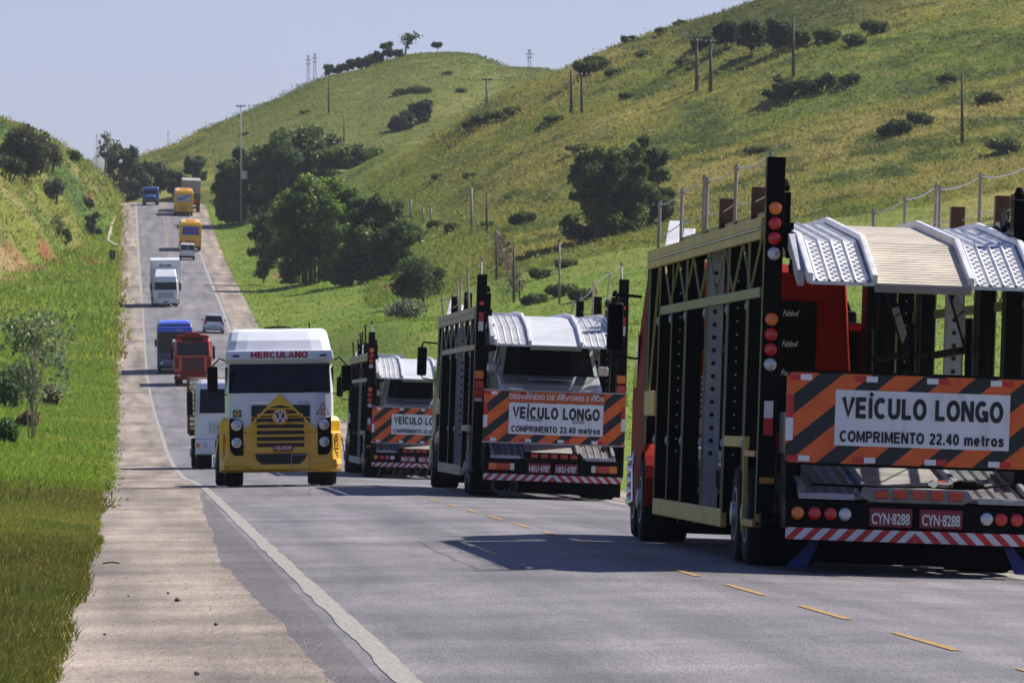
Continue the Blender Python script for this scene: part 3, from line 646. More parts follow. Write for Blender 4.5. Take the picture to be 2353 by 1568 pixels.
# bushes and trees on the hillsides: column, top row, bottom row, width in the photograph
HB = [(1668, 62, 120, 62), (1725, 52, 128, 70), (1790, 48, 118, 72), (1690, 38, 80, 40), (1835, 60, 110, 60), (1610, 70, 118, 50), (1380, 118, 165, 70), (1345, 130, 178, 50), (1410, 150, 180, 60),
      (1800, 178, 232, 62), (1850, 176, 225, 58), (1900, 164, 210, 62), (1950, 160, 192, 52), (1775, 205, 236, 50), (1110, 258, 290, 60), (1080, 272, 296, 44), (1140, 250, 278, 50), (1180, 240, 262, 44),
      (930, 198, 216, 46), (955, 192, 212, 40), (975, 196, 214, 36), (912, 206, 220, 26), (2070, 262, 310, 80), (2120, 250, 285, 70), (2040, 280, 312, 50), (2175, 165, 195, 44), (2270, 205, 240, 60), (2310, 310, 350, 90), (2338, 452, 520, 60),
      (1480, 110, 135, 44), (1445, 75, 98, 34), (1520, 60, 80, 30), (1560, 42, 60, 30), (1655, 5, 24, 22), (1960, 75, 110, 60), (1900, 60, 100, 60), (2010, 40, 80, 60), (1740, 330, 352, 60), (1330, 325, 352, 60), (1040, 505, 535, 40), (1200, 478, 520, 60), (1080, 398, 412, 34),
      (1245, 610, 640, 60), (1290, 640, 680, 70), (1225, 665, 700, 60), (1340, 655, 690, 60), (1300, 590, 615, 50), (2020, 700, 745, 70), (1000, 505, 530, 40), (1440, 210, 228, 36), (1270, 262, 280, 44), (1570, 130, 150, 40), (1005, 400, 414, 30), (1120, 505, 525, 30), (2240, 560, 600, 80), (2080, 600, 650, 60), (1940, 650, 700, 60), (600, 330, 345, 26), (700, 250, 262, 26), (640, 300, 312, 24), (1060, 200, 214, 30), (1030, 160, 172, 28), (560, 300, 312, 24)]
LM = [('the bare dark pole', 2210, 250), ('the twin poles', 1615, 150), ('the saddle pylon', 1216, 150), ('the hooked bamboo', 1400, 440), ('the hilltop umbrella tree', 1005, 105), ('the ridge pole pair', 1322, 215), ('the lone saddle pole', 1118, 210), ('the grey field pole', 1083, 480), ('the hedge fence', 1165, 590), ('the thin grey post', 1285, 630), ('the dark-tree pole', 1822, 110), ('the skyline pylon pair', 715, 155), ('the tall transformer pole', 553, 360), ('the valley trees', 945, 270), ('the nearest carrier', 2150, 640)]
seen = set()
for i, (x, yt, yb, wd) in enumerate(HB):
    p = hit(x, yb, 560); H = max(.8, (yb - yt) * p.y / F); W = wd * p.y / F; n = int(np.clip(wd * (yb - yt) * 1.4, 400, 4500))
    big = H > 2.4; kd = 'tree' if big else 'bush'; ad = ('tall dark' if H > 3 else 'dark') if big else ('low wide' if W > 2.2 * H else 'small round')
    ym = (yt + yb) / 2; c_ = []
    for nm, lx, ly in sorted(LM, key=lambda q: abs(q[1] - x) + 1.3 * abs(q[2] - ym)):
        dx, dy = x - lx, ym - ly; hv = 'right of' if dx > 0 else 'left of'; vv = 'below' if dy > 0 else 'above'
        r_ = hv if abs(dx) > 2.2 * abs(dy) else vv if abs(dy) > 2.2 * abs(dx) else f'{vv} and {hv}'
        c_ += [f'{ad} hillside {kd} {r_} {nm}', f'{ad} hillside {kd} farther {r_} {nm}']
    lab = next(l for l in c_[0::2][:4] + c_[1::2] if l not in seen); seen.add(lab)
    col = (.034, .056, .018) if (i < 9 or i == 28) else (.055, .078, .022) if i % 3 else (.075, .105, .026)
    if big: tree('tree', lab, 'tree', p, H, W, col, n=n, leaf=.27, clumps=max(9, n // 130), trunk=.4, base=.06, seed=100 + i, group='trees on the hillsides')
    else: bush(lab, p - Vector((0, 0, .1)), H * .8, W * .95, (.075, .10, .027) if i % 2 else (.06, .085, .022), n, .20, 'bushes on the hillsides', 100 + i)
# left cutting bushes
for i, (x, yt, yb, wd, lab, c) in enumerate([(20, 360, 415, 70, 'bush under the broad dark tree at the picture edge', DK), (110, 330, 400, 60, 'bush against the right side of the broad dark tree', (.07, .08, .03)), (125, 415, 470, 60, 'pale grey bush hanging on the left cutting', (.10, .11, .06)), (135, 500, 545, 40, 'flowering yellow-green bush on the left cutting', (.16, .17, .05)), (205, 455, 480, 30, 'scrubby bush by a red gash on the left cutting', (.06, .07, .03)), (150, 530, 560, 26, 'low bush above the red earth of the cutting', MD),
     (30, 830, 940, 90, 'dense green bush under the grey-leaved shrub', (.05, .10, .02)), (120, 880, 935, 50, 'brown dry bush to the right of the grey-leaved shrub', (.15, .10, .05)), (10, 960, 1020, 60, 'lush weed clump low on the left verge', (.05, .11, .02)), (70, 940, 985, 60, 'dry reddish weed patch low on the left verge', (.17, .11, .05)), (10, 330, 380, 60, 'green bush on the skyline of the cutting', LT), (170, 345, 372, 40, 'light green bush on the skyline, right of the broad tree', LT)]):
    p = hit(x, yb, 150); H = (yb - yt) * p.y / F
    bush(lab, p - Vector((0, 0, .05)), H, wd * p.y / F, c, 700, min(.32, .09 + p.y * .0003), seed=200 + i)
# ------------------------------------------------------------ poles, pylons, fence
M_POLE = mat('grey_pole', (.27, .25, .22), .85, var=.25, scale=2)
M_WOODP = mat('weathered_wood', (.085, .065, .05), .9, var=.35, scale=3)
M_STEEL = mat('dull_steel', (.33, .33, .35), .5, .6, var=.2, scale=3)
def pole(xd, yb, yt, label, arms=1, thick=.22, m=None, group='utility poles on the hills', Y=None, box=False, name='utility_pole', cat='pole', face=0.0):
    p = hit(xd, yb, 560) if Y is None else at(xd, Y); H = CAMH + (944 - yt) * p.y / F - p.z
    o = empty(name, label, cat, group); o.location = p; o.rotation_euler.z = face; mb = MB()
    mb.tube([(0, 0, -.4), (0, 0, H)], thick, 8, thick * .62); mb.build('post', m or M_POLE, o, smooth=True)
    for k in range(arms):
        z = H - .25 - 1.1 * k; a = MB(); a.box(-.6, .6, -thick - .1, -thick, z - .07, z + .07)
        a.build('crossarm', M_WOODP, o); 
        for sx in (-.5, 0, .5): MB().lathe((sx, -thick - .05, z + .07), 'z', [(0, .05), (.05, .09), (.12, .06), (.2, .05)], 8).build('insulator', mat('porcelain', (.5, .5, .5), .3), o)
    if box:
        b = MB(); b.lathe((.5, -.35, H * .38), 'z', [(0, .3), (.05, .36), (.95, .36), (1.05, .28)], 12); b.box(.1, .4, -.3, -.1, H * .38 + .3, H * .38 + .45); b.build('transformer', mat('pale_enamel', (.6, .6, .58), .5), o)
    return o
pole(553, 483, 240, 'tall pale concrete pole with a transformer by the road', 1, .10, mat('pale_concrete_pole', (.34, .34, .33), .8), box=True, Y=945)
pole(755, 262, 178, 'thin pole on the left flank of the far hill', 0, .16, M_WOODP)
pole(790, 330, 272, 'faint thin pole behind the tallest bamboo', 0, .13, M_WOODP)
pole(1118, 242, 178, 'lone thin pole in the dip between the two hills', 1, .16)
pole(1312, 268, 160, 'left pole of the pair on the near ridge', 0, .2, M_WOODP); pole(1336, 262, 168, 'right pole of the pair on the near ridge', 1, .18, M_WOODP)
pole(1600, 218, 90, 'left pole of the twin poles below the dark trees on the right hill', 1, .22, M_WOODP); pole(1632, 216, 92, 'right pole of the twin poles below the dark trees on the right hill', 1, .22, M_WOODP)
pole(1822, 178, 40, 'pole standing in front of the dark trees on the right hill', 0, .2, M_WOODP)
pole(2210, 332, 166, 'bare dark pole alone on the open right hillside', 0, .17, M_WOODP)
pole(1083, 532, 432, 'grey pole with a box on top at the edge of the fenced field', 0, .17, box=False, Y=724, name='utility_pole')
pole(1118, 545, 445, 'black wooden post standing at the edge of the mound', 0, .13, M_WOODP, Y=716, cat='post', name='wooden_post', group='posts around the mound')
pole(1140, 650, 515, 'tall leaning post at the upper end of the hedge fence', 0, .11, M_WOODP, Y=640, cat='post', name='wooden_post', group='posts around the mound')
pole(1180, 705, 555, 'tall post at the lower end of the hedge fence', 0, .11, M_WOODP, Y=590, cat='post', name='wooden_post', group='posts around the mound')
pole(1285, 705, 558, 'thin grey post right of the hedge fence', 0, .1, Y=570, cat='post', name='wooden_post', group='posts around the mound')
for x, yt, yb, lab in [(944, 462, 512, 'pale short post right behind the dark bamboo'), (972, 480, 515, 'second pale short post behind the dark bamboo'), (990, 478, 520, 'third pale short post behind the dark bamboo'), (1024, 505, 522, 'stubby post in the low scrub, left of the grey pole'), (1098, 512, 528, 'stubby post between the grey pole and the black post')]:
    p = hit(x, yb, 600); mb = MB(); mb.tube([(0, 0, -.2), (0, 0, (yb - yt) * p.y / F)], .1, 7, .09); o = mb.build('fence_post', M_POLE, smooth=True); o.location = p; tag(o, lab, 'fence post', 'short fence posts by the field')
def pylon(xd, Y, yt, w_, label, yb=None):
    p = hit(xd, yb, 850) if yb else at(xd, Y) if Y < 1500 else Vector((P2(xd, Y), Y, CAMH + (944 - 395) * Y / F * .8)); Y = p.y; H = CAMH + (944 - yt) * Y / F - p.z
    o = empty('pylon', label, 'pylon', 'lattice pylons on the skyline'); o.location = p; mb = MB(); b = w_ * Y / F; r = b * .05 + .03
    for s in (-1, 1):
        for t in (-1, 1): mb.bar((s * b * .32, t * b * .32, -.5), (s * b * .12, t * b * .12, H), r)
    for k in range(9):
        z0, z1 = H * k / 9, H * (k + 1) / 9; f0 = .32 - .2 * k / 9; f1 = .32 - .2 * (k + 1) / 9; s = 1 if k % 2 else -1
        for t in (-1, 1): mb.bar((s * b * f0, t * b * f0, z0), (-s * b * f1, t * b * f1, z1), r * .6); mb.bar((t * b * f0, s * b * f0, z0), (t * b * f1, -s * b * f1, z1), r * .6)
    mb.build('tower', M_STEEL, o); a = MB()
    for z, f in ((.98, .5), (.86, 1.0), (.74, .8)): a.bar((-b * f * .62, 0, H * z), (b * f * .62, 0, H * z), r * 1.1); a.bar((-b * f * .62, 0, H * z), (0, 0, H * z + b * .2), r * .7); a.bar((b * f * .62, 0, H * z), (0, 0, H * z + b * .2), r * .7)
    a.build('crossarms', M_STEEL, o)
pylon(708, 1290, 128, 12, 'left steel pylon of the pair on the far hill skyline')
pylon(723, 1292, 124, 12, 'right steel pylon of the pair on the far hill skyline')
pylon(1216, 1290, 115, 15, 'dark steel pylon in the saddle between the hills', 186)
pylon(386, 2400, 300, 6, 'tiny pale pylon beyond the road crest'); pylon(222, 2500, 308, 6, 'faint distant pylon above the blue mountains')
# overgrown fence running down the mound: hedge-like creeper on posts and wires
def fence():
    o = empty('wire_fence', 'overgrown post and wire fence running down beside the mound', 'fence'); pts = []
    for t in np.linspace(0, 1, 9): pts.append(at(1145 + 48 * t, 690 - 95 * t))
    o.location = pts[0]; P = []
    w_ = MB()
    for a in pts:
        q = a - pts[0]; m = MB(); m.tube([q - Vector((0, 0, .3)), q + Vector((0, 0, 1.5))], .07, 6); m.build('post', M_WOODP, o)
    for a, b in zip(pts[:-1], pts[1:]):
        for z in (.5, .9, 1.3): w_.bar(a - pts[0] + Vector((0, 0, z)), b - pts[0] + Vector((0, 0, z)), .02)
        n = 90; t = RNG.random(n)[:, None]; P.append(np.array(a - pts[0]) * (1 - t) + np.array(b - pts[0]) * t + np.stack([RNG.normal(0, .25, n), RNG.normal(0, .6, n), RNG.uniform(.1, 1.9, n)], 1))
    w_.build('wires', M_STEEL, o); P = np.concatenate(P); leafmesh('creeper', P, .28, shade_of((.10, .085, .045), len(P)), o)
fence()
# small road sign seen from behind, stick and stones on the shoulder
def sign():
    o = empty('marker_post', 'small black road marker on the left verge, seen edge of the shoulder', 'sign'); p = at(258, 820); o.location = p; mb = MB().box(-.30, -.02, -.02, .02, .25, 1.3); mb.box(.04, .32, -.02, .02, .25, 1.3)
    mb.build('panel', mat('black_enamel', (.02, .02, .022), .5), o, bevel=.01); MB().box(-.06, .08, .02, .08, -.3, 1.25).build('post', M_STEEL, o)
sign()
def stick():
    Y = F * 1.5 / (1281 - 944); x = P2(255, Y); z = float(road(x - xl(Y), Y)) + .03; mb = MB()
    mb.tube([(x + .085 * t, Y + .02 * math.sin(t * 2), z + .012 * math.sin((t + 1) * 1.5)) for t in np.linspace(-1, 1, 7)], .009, 6)
    tag(mb.build('tyre_scrap', mat('black_rubber_scrap', (.02, .02, .02), .8), smooth=True), 'curved black scrap of tyre lying on the pale shoulder', 'debris')
stick()
for i, (x, y, s, lab) in enumerate([(407, 1372, .022, 'reddish stone on the pale shoulder, right of the tyre scrap'), (452, 1538, .020, 'dark stone nearest the bottom on the pale shoulder'), (386, 1355, .014, 'small stone just left of the reddish one'), (496, 1427, .015, 'dark stone in the middle of the gravelly shoulder'), (240, 1446, .012, 'tiny stone near the grass on the shoulder'), (295, 1360, .011, 'tiny stone beside the end of the tyre scrap')]):
    sx = x / 1.0; Y = F * 1.53 / (y * 1.0 - 944 - (0 if y < 1400 else 0)) if False else F * 1.53 / ((y - 0) - 944); X = P2(x, Y)
    mb = MB(); r = np.random.default_rng(i); mb.lathe((0, 0, 0), 'z', [(-s * .6, s * .5), (-s * .2, s * 1.1), (s * .3, s * .9), (s * .7, s * .35)], 7)
    mb.v = [tuple(np.array(p) + r.normal(0, s * .13, 3)) for p in mb.v]; o = mb.build('stone', mat('stone%d' % (i % 2), (.09, .055, .04) if i % 2 == 0 else (.05, .05, .05), .9, var=.3, scale=30), bevel=.002)
    o.location = (X, Y, float(road(X - xl(Y), Y)) + .018 + s * .5); tag(o, lab, 'stone', 'stones on the shoulder')
# ------------------------------------------------------------ sign lettering: heavy grotesque capitals laid as ribbons
def _arc(cx, cy, rx, ry, a0, a1, n=14): return [(cx + rx * math.cos(R(a)), cy + ry * math.sin(R(a))) for a in np.linspace(a0, a1, n)]
T_ = .232
GL = {
 'V': (.74, [[(.07, 1), (.37, .09), (.67, 1)]]), 'E': (.66, [[(.1, 0), (.1, 1)], [(.1, .092), (.62, .092)], [(.1, .51), (.57, .51)], [(.1, .908), (.61, .908)]]),
 'Í': (.26, [[(.13, 0), (.13, 1)], [(.11, 1.08), (.24, 1.27)]]), 'I': (.26, [[(.13, 0), (.13, 1)]]), 'C': (.76, [_arc(.40, .5, .30, .41, 48, 312, 18)]),
 'U': (.74, [[(.1, 1), (.1, .37)] + _arc(.36, .37, .26, .28, 180, 360, 10) + [(.62, .37), (.62, 1)]]), 'L': (.60, [[(.1, 0), (.1, 1)], [(.1, .092), (.58, .092)]]), 'O': (.80, [_arc(.40, .5, .305, .41, 0, 360, 25)]),
 'N': (.76, [[(.1, 0), (.1, 1)], [(.13, .96), (.62, .04)], [(.65, 0), (.65, 1)]]), 'G': (.80, [_arc(.40, .5, .30, .41, 50, 335, 18), [(.42, .45), (.70, .45)], [(.69, .02), (.69, .52)]]),
 'M': (.88, [[(.1, 0), (.1, 1)], [(.13, .95), (.44, .15), (.75, .95)], [(.78, 0), (.78, 1)]]), 'P': (.68, [[(.1, 0), (.1, 1)], [(.1, .908), (.38, .908)] + _arc(.38, .68, .20, .228, 90, -90, 9) + [(.1, .452)]]),
 'R': (.72, [[(.1, 0), (.1, 1)], [(.1, .908), (.40, .908)] + _arc(.40, .69, .20, .218, 90, -90, 9) + [(.1, .472)], [(.40, .47), (.62, 0)]]), 'T': (.64, [[(.02, .908), (.62, .908)], [(.32, 0), (.32, .9)]]),
 'H': (.76, [[(.1, 0), (.1, 1)], [(.1, .5), (.64, .5)], [(.64, 0), (.64, 1)]]), 'A': (.78, [[(.06, 0), (.39, .93), (.72, 0)], [(.18, .27), (.60, .27)]]),
 '2': (.60, [_arc(.30, .69, .20, .22, 165, -35, 12) + [(.08, .10)], [(.06, .092), (.56, .092)]]), '4': (.62, [[(.43, 0), (.43, 1)], [(.40, .93), (.08, .33)], [(.04, .30), (.60, .30)]]), '0': (.62, [_arc(.31, .5, .215, .41, 0, 360, 21)]), '.': (.24, [[(.12, 0), (.12, .2)]]),
 'm': (.92, [[(.1, 0), (.1, .73)]] + [[(.1 + q, .42)] + _arc(.28 + q, .46, .17, .19, 180, 0, 8) + [(.45 + q, 0)] for q in (0, .35)]), 'e': (.64, [[(.10, .36), (.52, .36)], _arc(.31, .365, .215, .28, 0, 315, 15)]),
 't': (.40, [[(.2, .93), (.2, .10)], [(.2, .085), (.36, .085)], [(.04, .655), (.37, .655)]]), 'r': (.44, [[(.1, 0), (.1, .73)], [(.1, .44), (.2, .61), (.4, .645)]]), 'o': (.66, [_arc(.33, .365, .22, .28, 0, 360, 19)]),
 's': (.58, [[(.50, .53), (.40, .63), (.27, .65), (.15, .60), (.13, .50), (.22, .41), (.38, .36), (.48, .28), (.46, .15), (.33, .08), (.18, .09), (.07, .2)]]), ' ': (.36, [])}
def block_text(name, s, height, m, parent, loc, width, thick=1.0, gap=.105, tilt=0.0):
    """letters as flat ribbons facing -y, cap height `height`, squeezed or stretched to `width`"""
    vs = []; fs = []; x = 0; q = 0; t = T_ * thick
    tot = sum(GL[c][0] + gap for c in s) - gap; sx = width / tot
    for c in s:
        w_, strokes = GL[c]
        for st in strokes:
            closed = math.dist(st[0], st[-1]) < .01; P = [Vector(p) for p in (st[:-1] if closed else st)]; n = len(P); o = len(vs); q += 1; y = loc[1] - .0006 * (q % 5)
            for i, p in enumerate(P):
                a = P[i - 1] if i or closed else p; b = P[(i + 1) % n] if i < n - 1 or closed else p
                d0 = (p - a).normalized() if p != a else (b - p).normalized(); d1 = (b - p).normalized() if b != p else d0
                nn = Vector((-(d0.y + d1.y), d0.x + d1.x)); nn = nn.normalized() if nn.length > 1e-6 else Vector((-d0.y, d0.x)); k = min(1.8, 1 / max(.3, nn.dot(Vector((-d0.y, d0.x)))))
                for sg in (1, -1):
                    e = p + nn * (sg * t / 2 * k); z = min(max(e.y, -.012), 1.3) * height; vs.append((loc[0] - width / 2 + (x + e.x) * sx, y - z * tilt, loc[2] + z))
            for i in range(n if closed else n - 1): a, b = o + 2 * i, o + 2 * ((i + 1) % n); fs.append((a, a + 1, b + 1, b))
        x += w_ + gap
    me = bpy.data.meshes.new(name); me.from_pydata(vs, [], fs); me.materials.append(m); o = bpy.data.objects.new(name, me); COL.objects.link(o); o.parent = parent
    return o
# ------------------------------------------------------------ vehicle materials
M_BLACK = mat('black_frame_paint', (.0035, .0035, .0045), .55, var=.5, scale=3, bump=.05, spec=.10)
M_DARK = mat('dark_chassis', (.005, .005, .006), .75, var=.4, scale=5, spec=.08)
M_RUB = mat('tyre_rubber', (.0045, .0045, .005), .95, var=.3, scale=8, bump=.15)
M_RIM = mat('grey_rim', (.32, .33, .35), .4, .5, var=.25, scale=6)
M_GALV = mat('galvanised_plate', (.56, .57, .60), .45, .15, var=.16, scale=2.5, dirt=(.36, .30, .22))
M_HOLE = mat('punched_hole', (.015, .015, .015), .9)
M_SLAT = mat('slatted_plate', (.56, .49, .385), .5, .1, var=.16, scale=1.6, dirt=(.40, .30, .19))
M_GOLD = mat('old_gold_paint', (.56, .39, .09), .5, var=.2, scale=2, dirt=(.25, .2, .09))
M_OLIVE = mat('olive_paint', (.20, .21, .07), .5, var=.2, scale=2)
M_AMBERP = mat('ochre_paint', (.60, .27, .04), .5, var=.2, scale=3)
M_CREAM = mat('bleached_timber', (.50, .42, .29), .7, var=.2, scale=3)
M_GREYS = mat('grey_painted_steel', (.34, .34, .37), .5, var=.15, scale=4, dirt=(.2, .19, .17))
M_RUST = mat('rusty_steel', (.10, .045, .025), .85, var=.4, scale=6, bump=.3)
M_RED = mat('red_cab_paint', (.25, .011, .005), .6, var=.12, scale=2, spec=.06)
M_REDL = mat('red_lens', (.50, .012, .010), .15, coat=.6, rnd=.25)
M_AMBL = mat('amber_lens', (.75, .17, .015), .15, coat=.6, rnd=.1)
M_CLRL = mat('clear_lens', (.55, .56, .58), .12, .3, coat=.8)
M_WHT = mat('white_sign_face', (.74, .75, .79), .55, var=.06, scale=1.5, dirt=(.45, .43, .4))
M_INK = mat('black_lettering', (.012, .012, .016), .6)
M_REFW = mat('white_reflector', (.75, .75, .78), .35); M_REFR = mat('red_reflector', (.55, .015, .02), .35)
M_PLATE = mat('red_number_plate', (.22, .018, .025), .5, var=.15, scale=8)
M_PLTX = mat('plate_lettering', (.75, .75, .72), .5)
M_CHROME = mat('chrome', (.8, .8, .82), .12, 1.0)
M_GLASS = mat('dark_glass', (.006, .008, .011), .10, spec=.30)
M_FLAP = mat('black_mud_flap', (.005, .005, .006), .85, spec=.1); M_FTXT = mat('faded_flap_lettering', (.075, .075, .07), .8)
M_BLUEF = mat('blue_bristle_flap', (.008, .018, .16), .6, var=.2, scale=9)
M_STR = stripes('orange_black_stripes', (.80, .135, .016), (.008, .012, .016), 1.0, -1.18, .505, .55)
M_BAR = stripes('red_white_stripes', (.58, .02, .02), (.68, .69, .72), 1.0, 1.0, .168, .5, True)
def wheel(parent, x, y, r=.5, wd=.3, side=-1, rim=None, z=None, dual=False):
    z = r if z is None else z; w_ = wd * (2.05 if dual else 1); mb = MB(); h = w_ / 2
    mb.lathe((x, y, z), 'x', [(-h, r * .55), (-h, r * .93), (-h + .03, r * .99), (h - .03, r * .99), (h, r * .93), (h, r * .55)], 32)
    if dual: mb.lathe((x, y, z), 'x', [(-.012, r * 1.001), (.012, r * 1.001)], 32)
    o = mb.build('wheel', M_RUB, parent, smooth=False); q = MB(); e = x + side * h
    q.lathe((e, y, z), 'x', [(-side * .10, r * .56), (side * .002, r * .56), (side * .004, r * .5), (-side * .07, r * .46), (-side * .07, r * .3), (side * .04, r * .24), (side * .05, r * .1), (side * .055, .001)], 24)
    q.build('rim', rim or M_RIM, o)
    return o
def lamp(parent, x, y, z, m, r=.066, name='tail_light', d=-1):
    mb = MB(); mb.cur = 1; mb.lathe((x, y, z), 'y', [(0, r * 1.13), (d * .018, r * 1.13), (d * .02, r)], 20); mb.cur = 0
    mb.lathe((x, y + d * .018, z), 'y', [(0, r), (d * .012, r * .92), (d * .022, r * .6), (d * .026, r * .18), (d * .02, r * .16), (d * .02, .001)], 20)
    return mb.build(name, [m, M_DARK], parent)
def respath(path, step):
    out = [path[0]]
    for (y0, z0), (y1, z1) in zip(path[:-1], path[1:]):
        n = max(1, int(round((y1 - y0) / step)))
        for i in range(1, n + 1): out.append((y0 + (y1 - y0) * i / n, z0 + (z1 - z0) * i / n))
    return out
def rows_mesh(mb, rows):
    n = len(rows[0]); mb.add([p for r in rows for p in r], [(i * n + j, i * n + j + 1, (i + 1) * n + j + 1, (i + 1) * n + j) for i in range(len(rows) - 1) for j in range(n - 1)])
def deck(parent, path, name, holes, x0=.47, x1=1.10, ylim=6.5, curb=.05, curbw=.06, slatm=None, gm=None):
    M_GALV = gm or MATS['galvanised_plate']
    near = respath([p for p in path if p[0] <= ylim + .01], .24)
    for s in (-1, 1):
        mb = MB(); k = 5; prof = []
        for i in range(k):
            a = x0 + (x1 - x0) * i / k; b = (x1 - x0) / k; prof += [(a, 0), (a + b * .32, 0), (a + b * .5, .026), (a + b * .68, 0)]
        prof.append((x1, 0)); rows_mesh(mb, [[(s * x, y, z + dz) for x, dz in prof] for y, z in near])
        far = [p for p in path if p[0] >= near[-1][0]]
        if len(far) > 1: rows_mesh(mb, [[(s * x0, y, z), (s * x1, y, z)] for y, z in far])
        rows_mesh(mb, [[(s * x0, y, z - .03), (s * x1, y, z - .03)] for y, z in path]); mb.box(s * x0, s * x1, path[0][0] - .004, path[0][0] + .01, path[0][1] - .034, path[0][1] + .002)
        MB_ = mb; cb = MB()
        for xa in (x0, x1):
            for (ya, za), (yb, zb) in zip(path[:-1], path[1:]): cb.bar((s * xa, ya, za + curb / 2), (s * xa, yb, zb + curb / 2), curbw, curb + .06)
        cbuild = cb
        if holes:
            hb = mb; hb.cur = 1; hp = respath([p for p in path if p[0] <= ylim], .075)
            for q, ((ya, za), (yb, zb)) in enumerate(zip(hp[:-1], hp[1:])):
                for i in range(k * 2):
                    if (q + i) % 2 == 0: continue
                    xc = x0 + (x1 - x0) * ((i // 2) / k) + (x1 - x0) / k * (.14 if i % 2 == 0 else .84); t0, t1 = .3, .72
                    P = lambda x, t: (s * x, ya + (yb - ya) * t, za + (zb - za) * t + .005)
                    hb.add([P(xc - .016, t0), P(xc + .016, t0), P(xc + .016, t1), P(xc - .016, t1)], [(0, 1, 2, 3)])
        o = mb.build(name + '_wheel_track', [M_GALV, M_HOLE], parent, fix=False); cbuild.build('edge_rail', M_GALV, o, bevel=.012)
    mb = MB(); sp = respath([p for p in path if p[0] <= ylim + .01], .088)
    for (ya, za), (yb, zb) in zip(sp[:-1], sp[1:]):                 # planks of pressed sheet with an open joint between each two
        f = lambda t: (ya + (yb - ya) * t, za + (zb - za) * t); (a0, c0), (a1, c1) = f(.0), f(.74)
        mb.hexa([(-x0, a0, c0 - .03), (x0, a0, c0 - .03), (x0, a1, c1 - .03), (-x0, a1, c1 - .03), (-x0, a0, c0), (x0, a0, c0), (x0, a1, c1), (-x0, a1, c1)])
    mb.cur = 1; rows_mesh(mb, [[(-x0, y, z - .034), (x0, y, z - .034)] for y, z in sp]); mb.cur = 0
    far = [p for p in path if p[0] >= sp[-1][0]]
    if len(far) > 1: rows_mesh(mb, [[(-x0, y, z), (x0, y, z)] for y, z in far])
    o = mb.build(name + '_centre_panel', [slatm or M_SLAT, M_HOLE], parent, fix=False)
    u = MB(); y0, z0 = path[0]; u.box(-x0, x0, y0 - .015, y0 + .03, z0 - .09, z0 - .01); u.build(name + '_end_lip', mat('worn_steel_lip', (.22, .2, .17), .6, var=.2, scale=4), parent, bevel=.006)
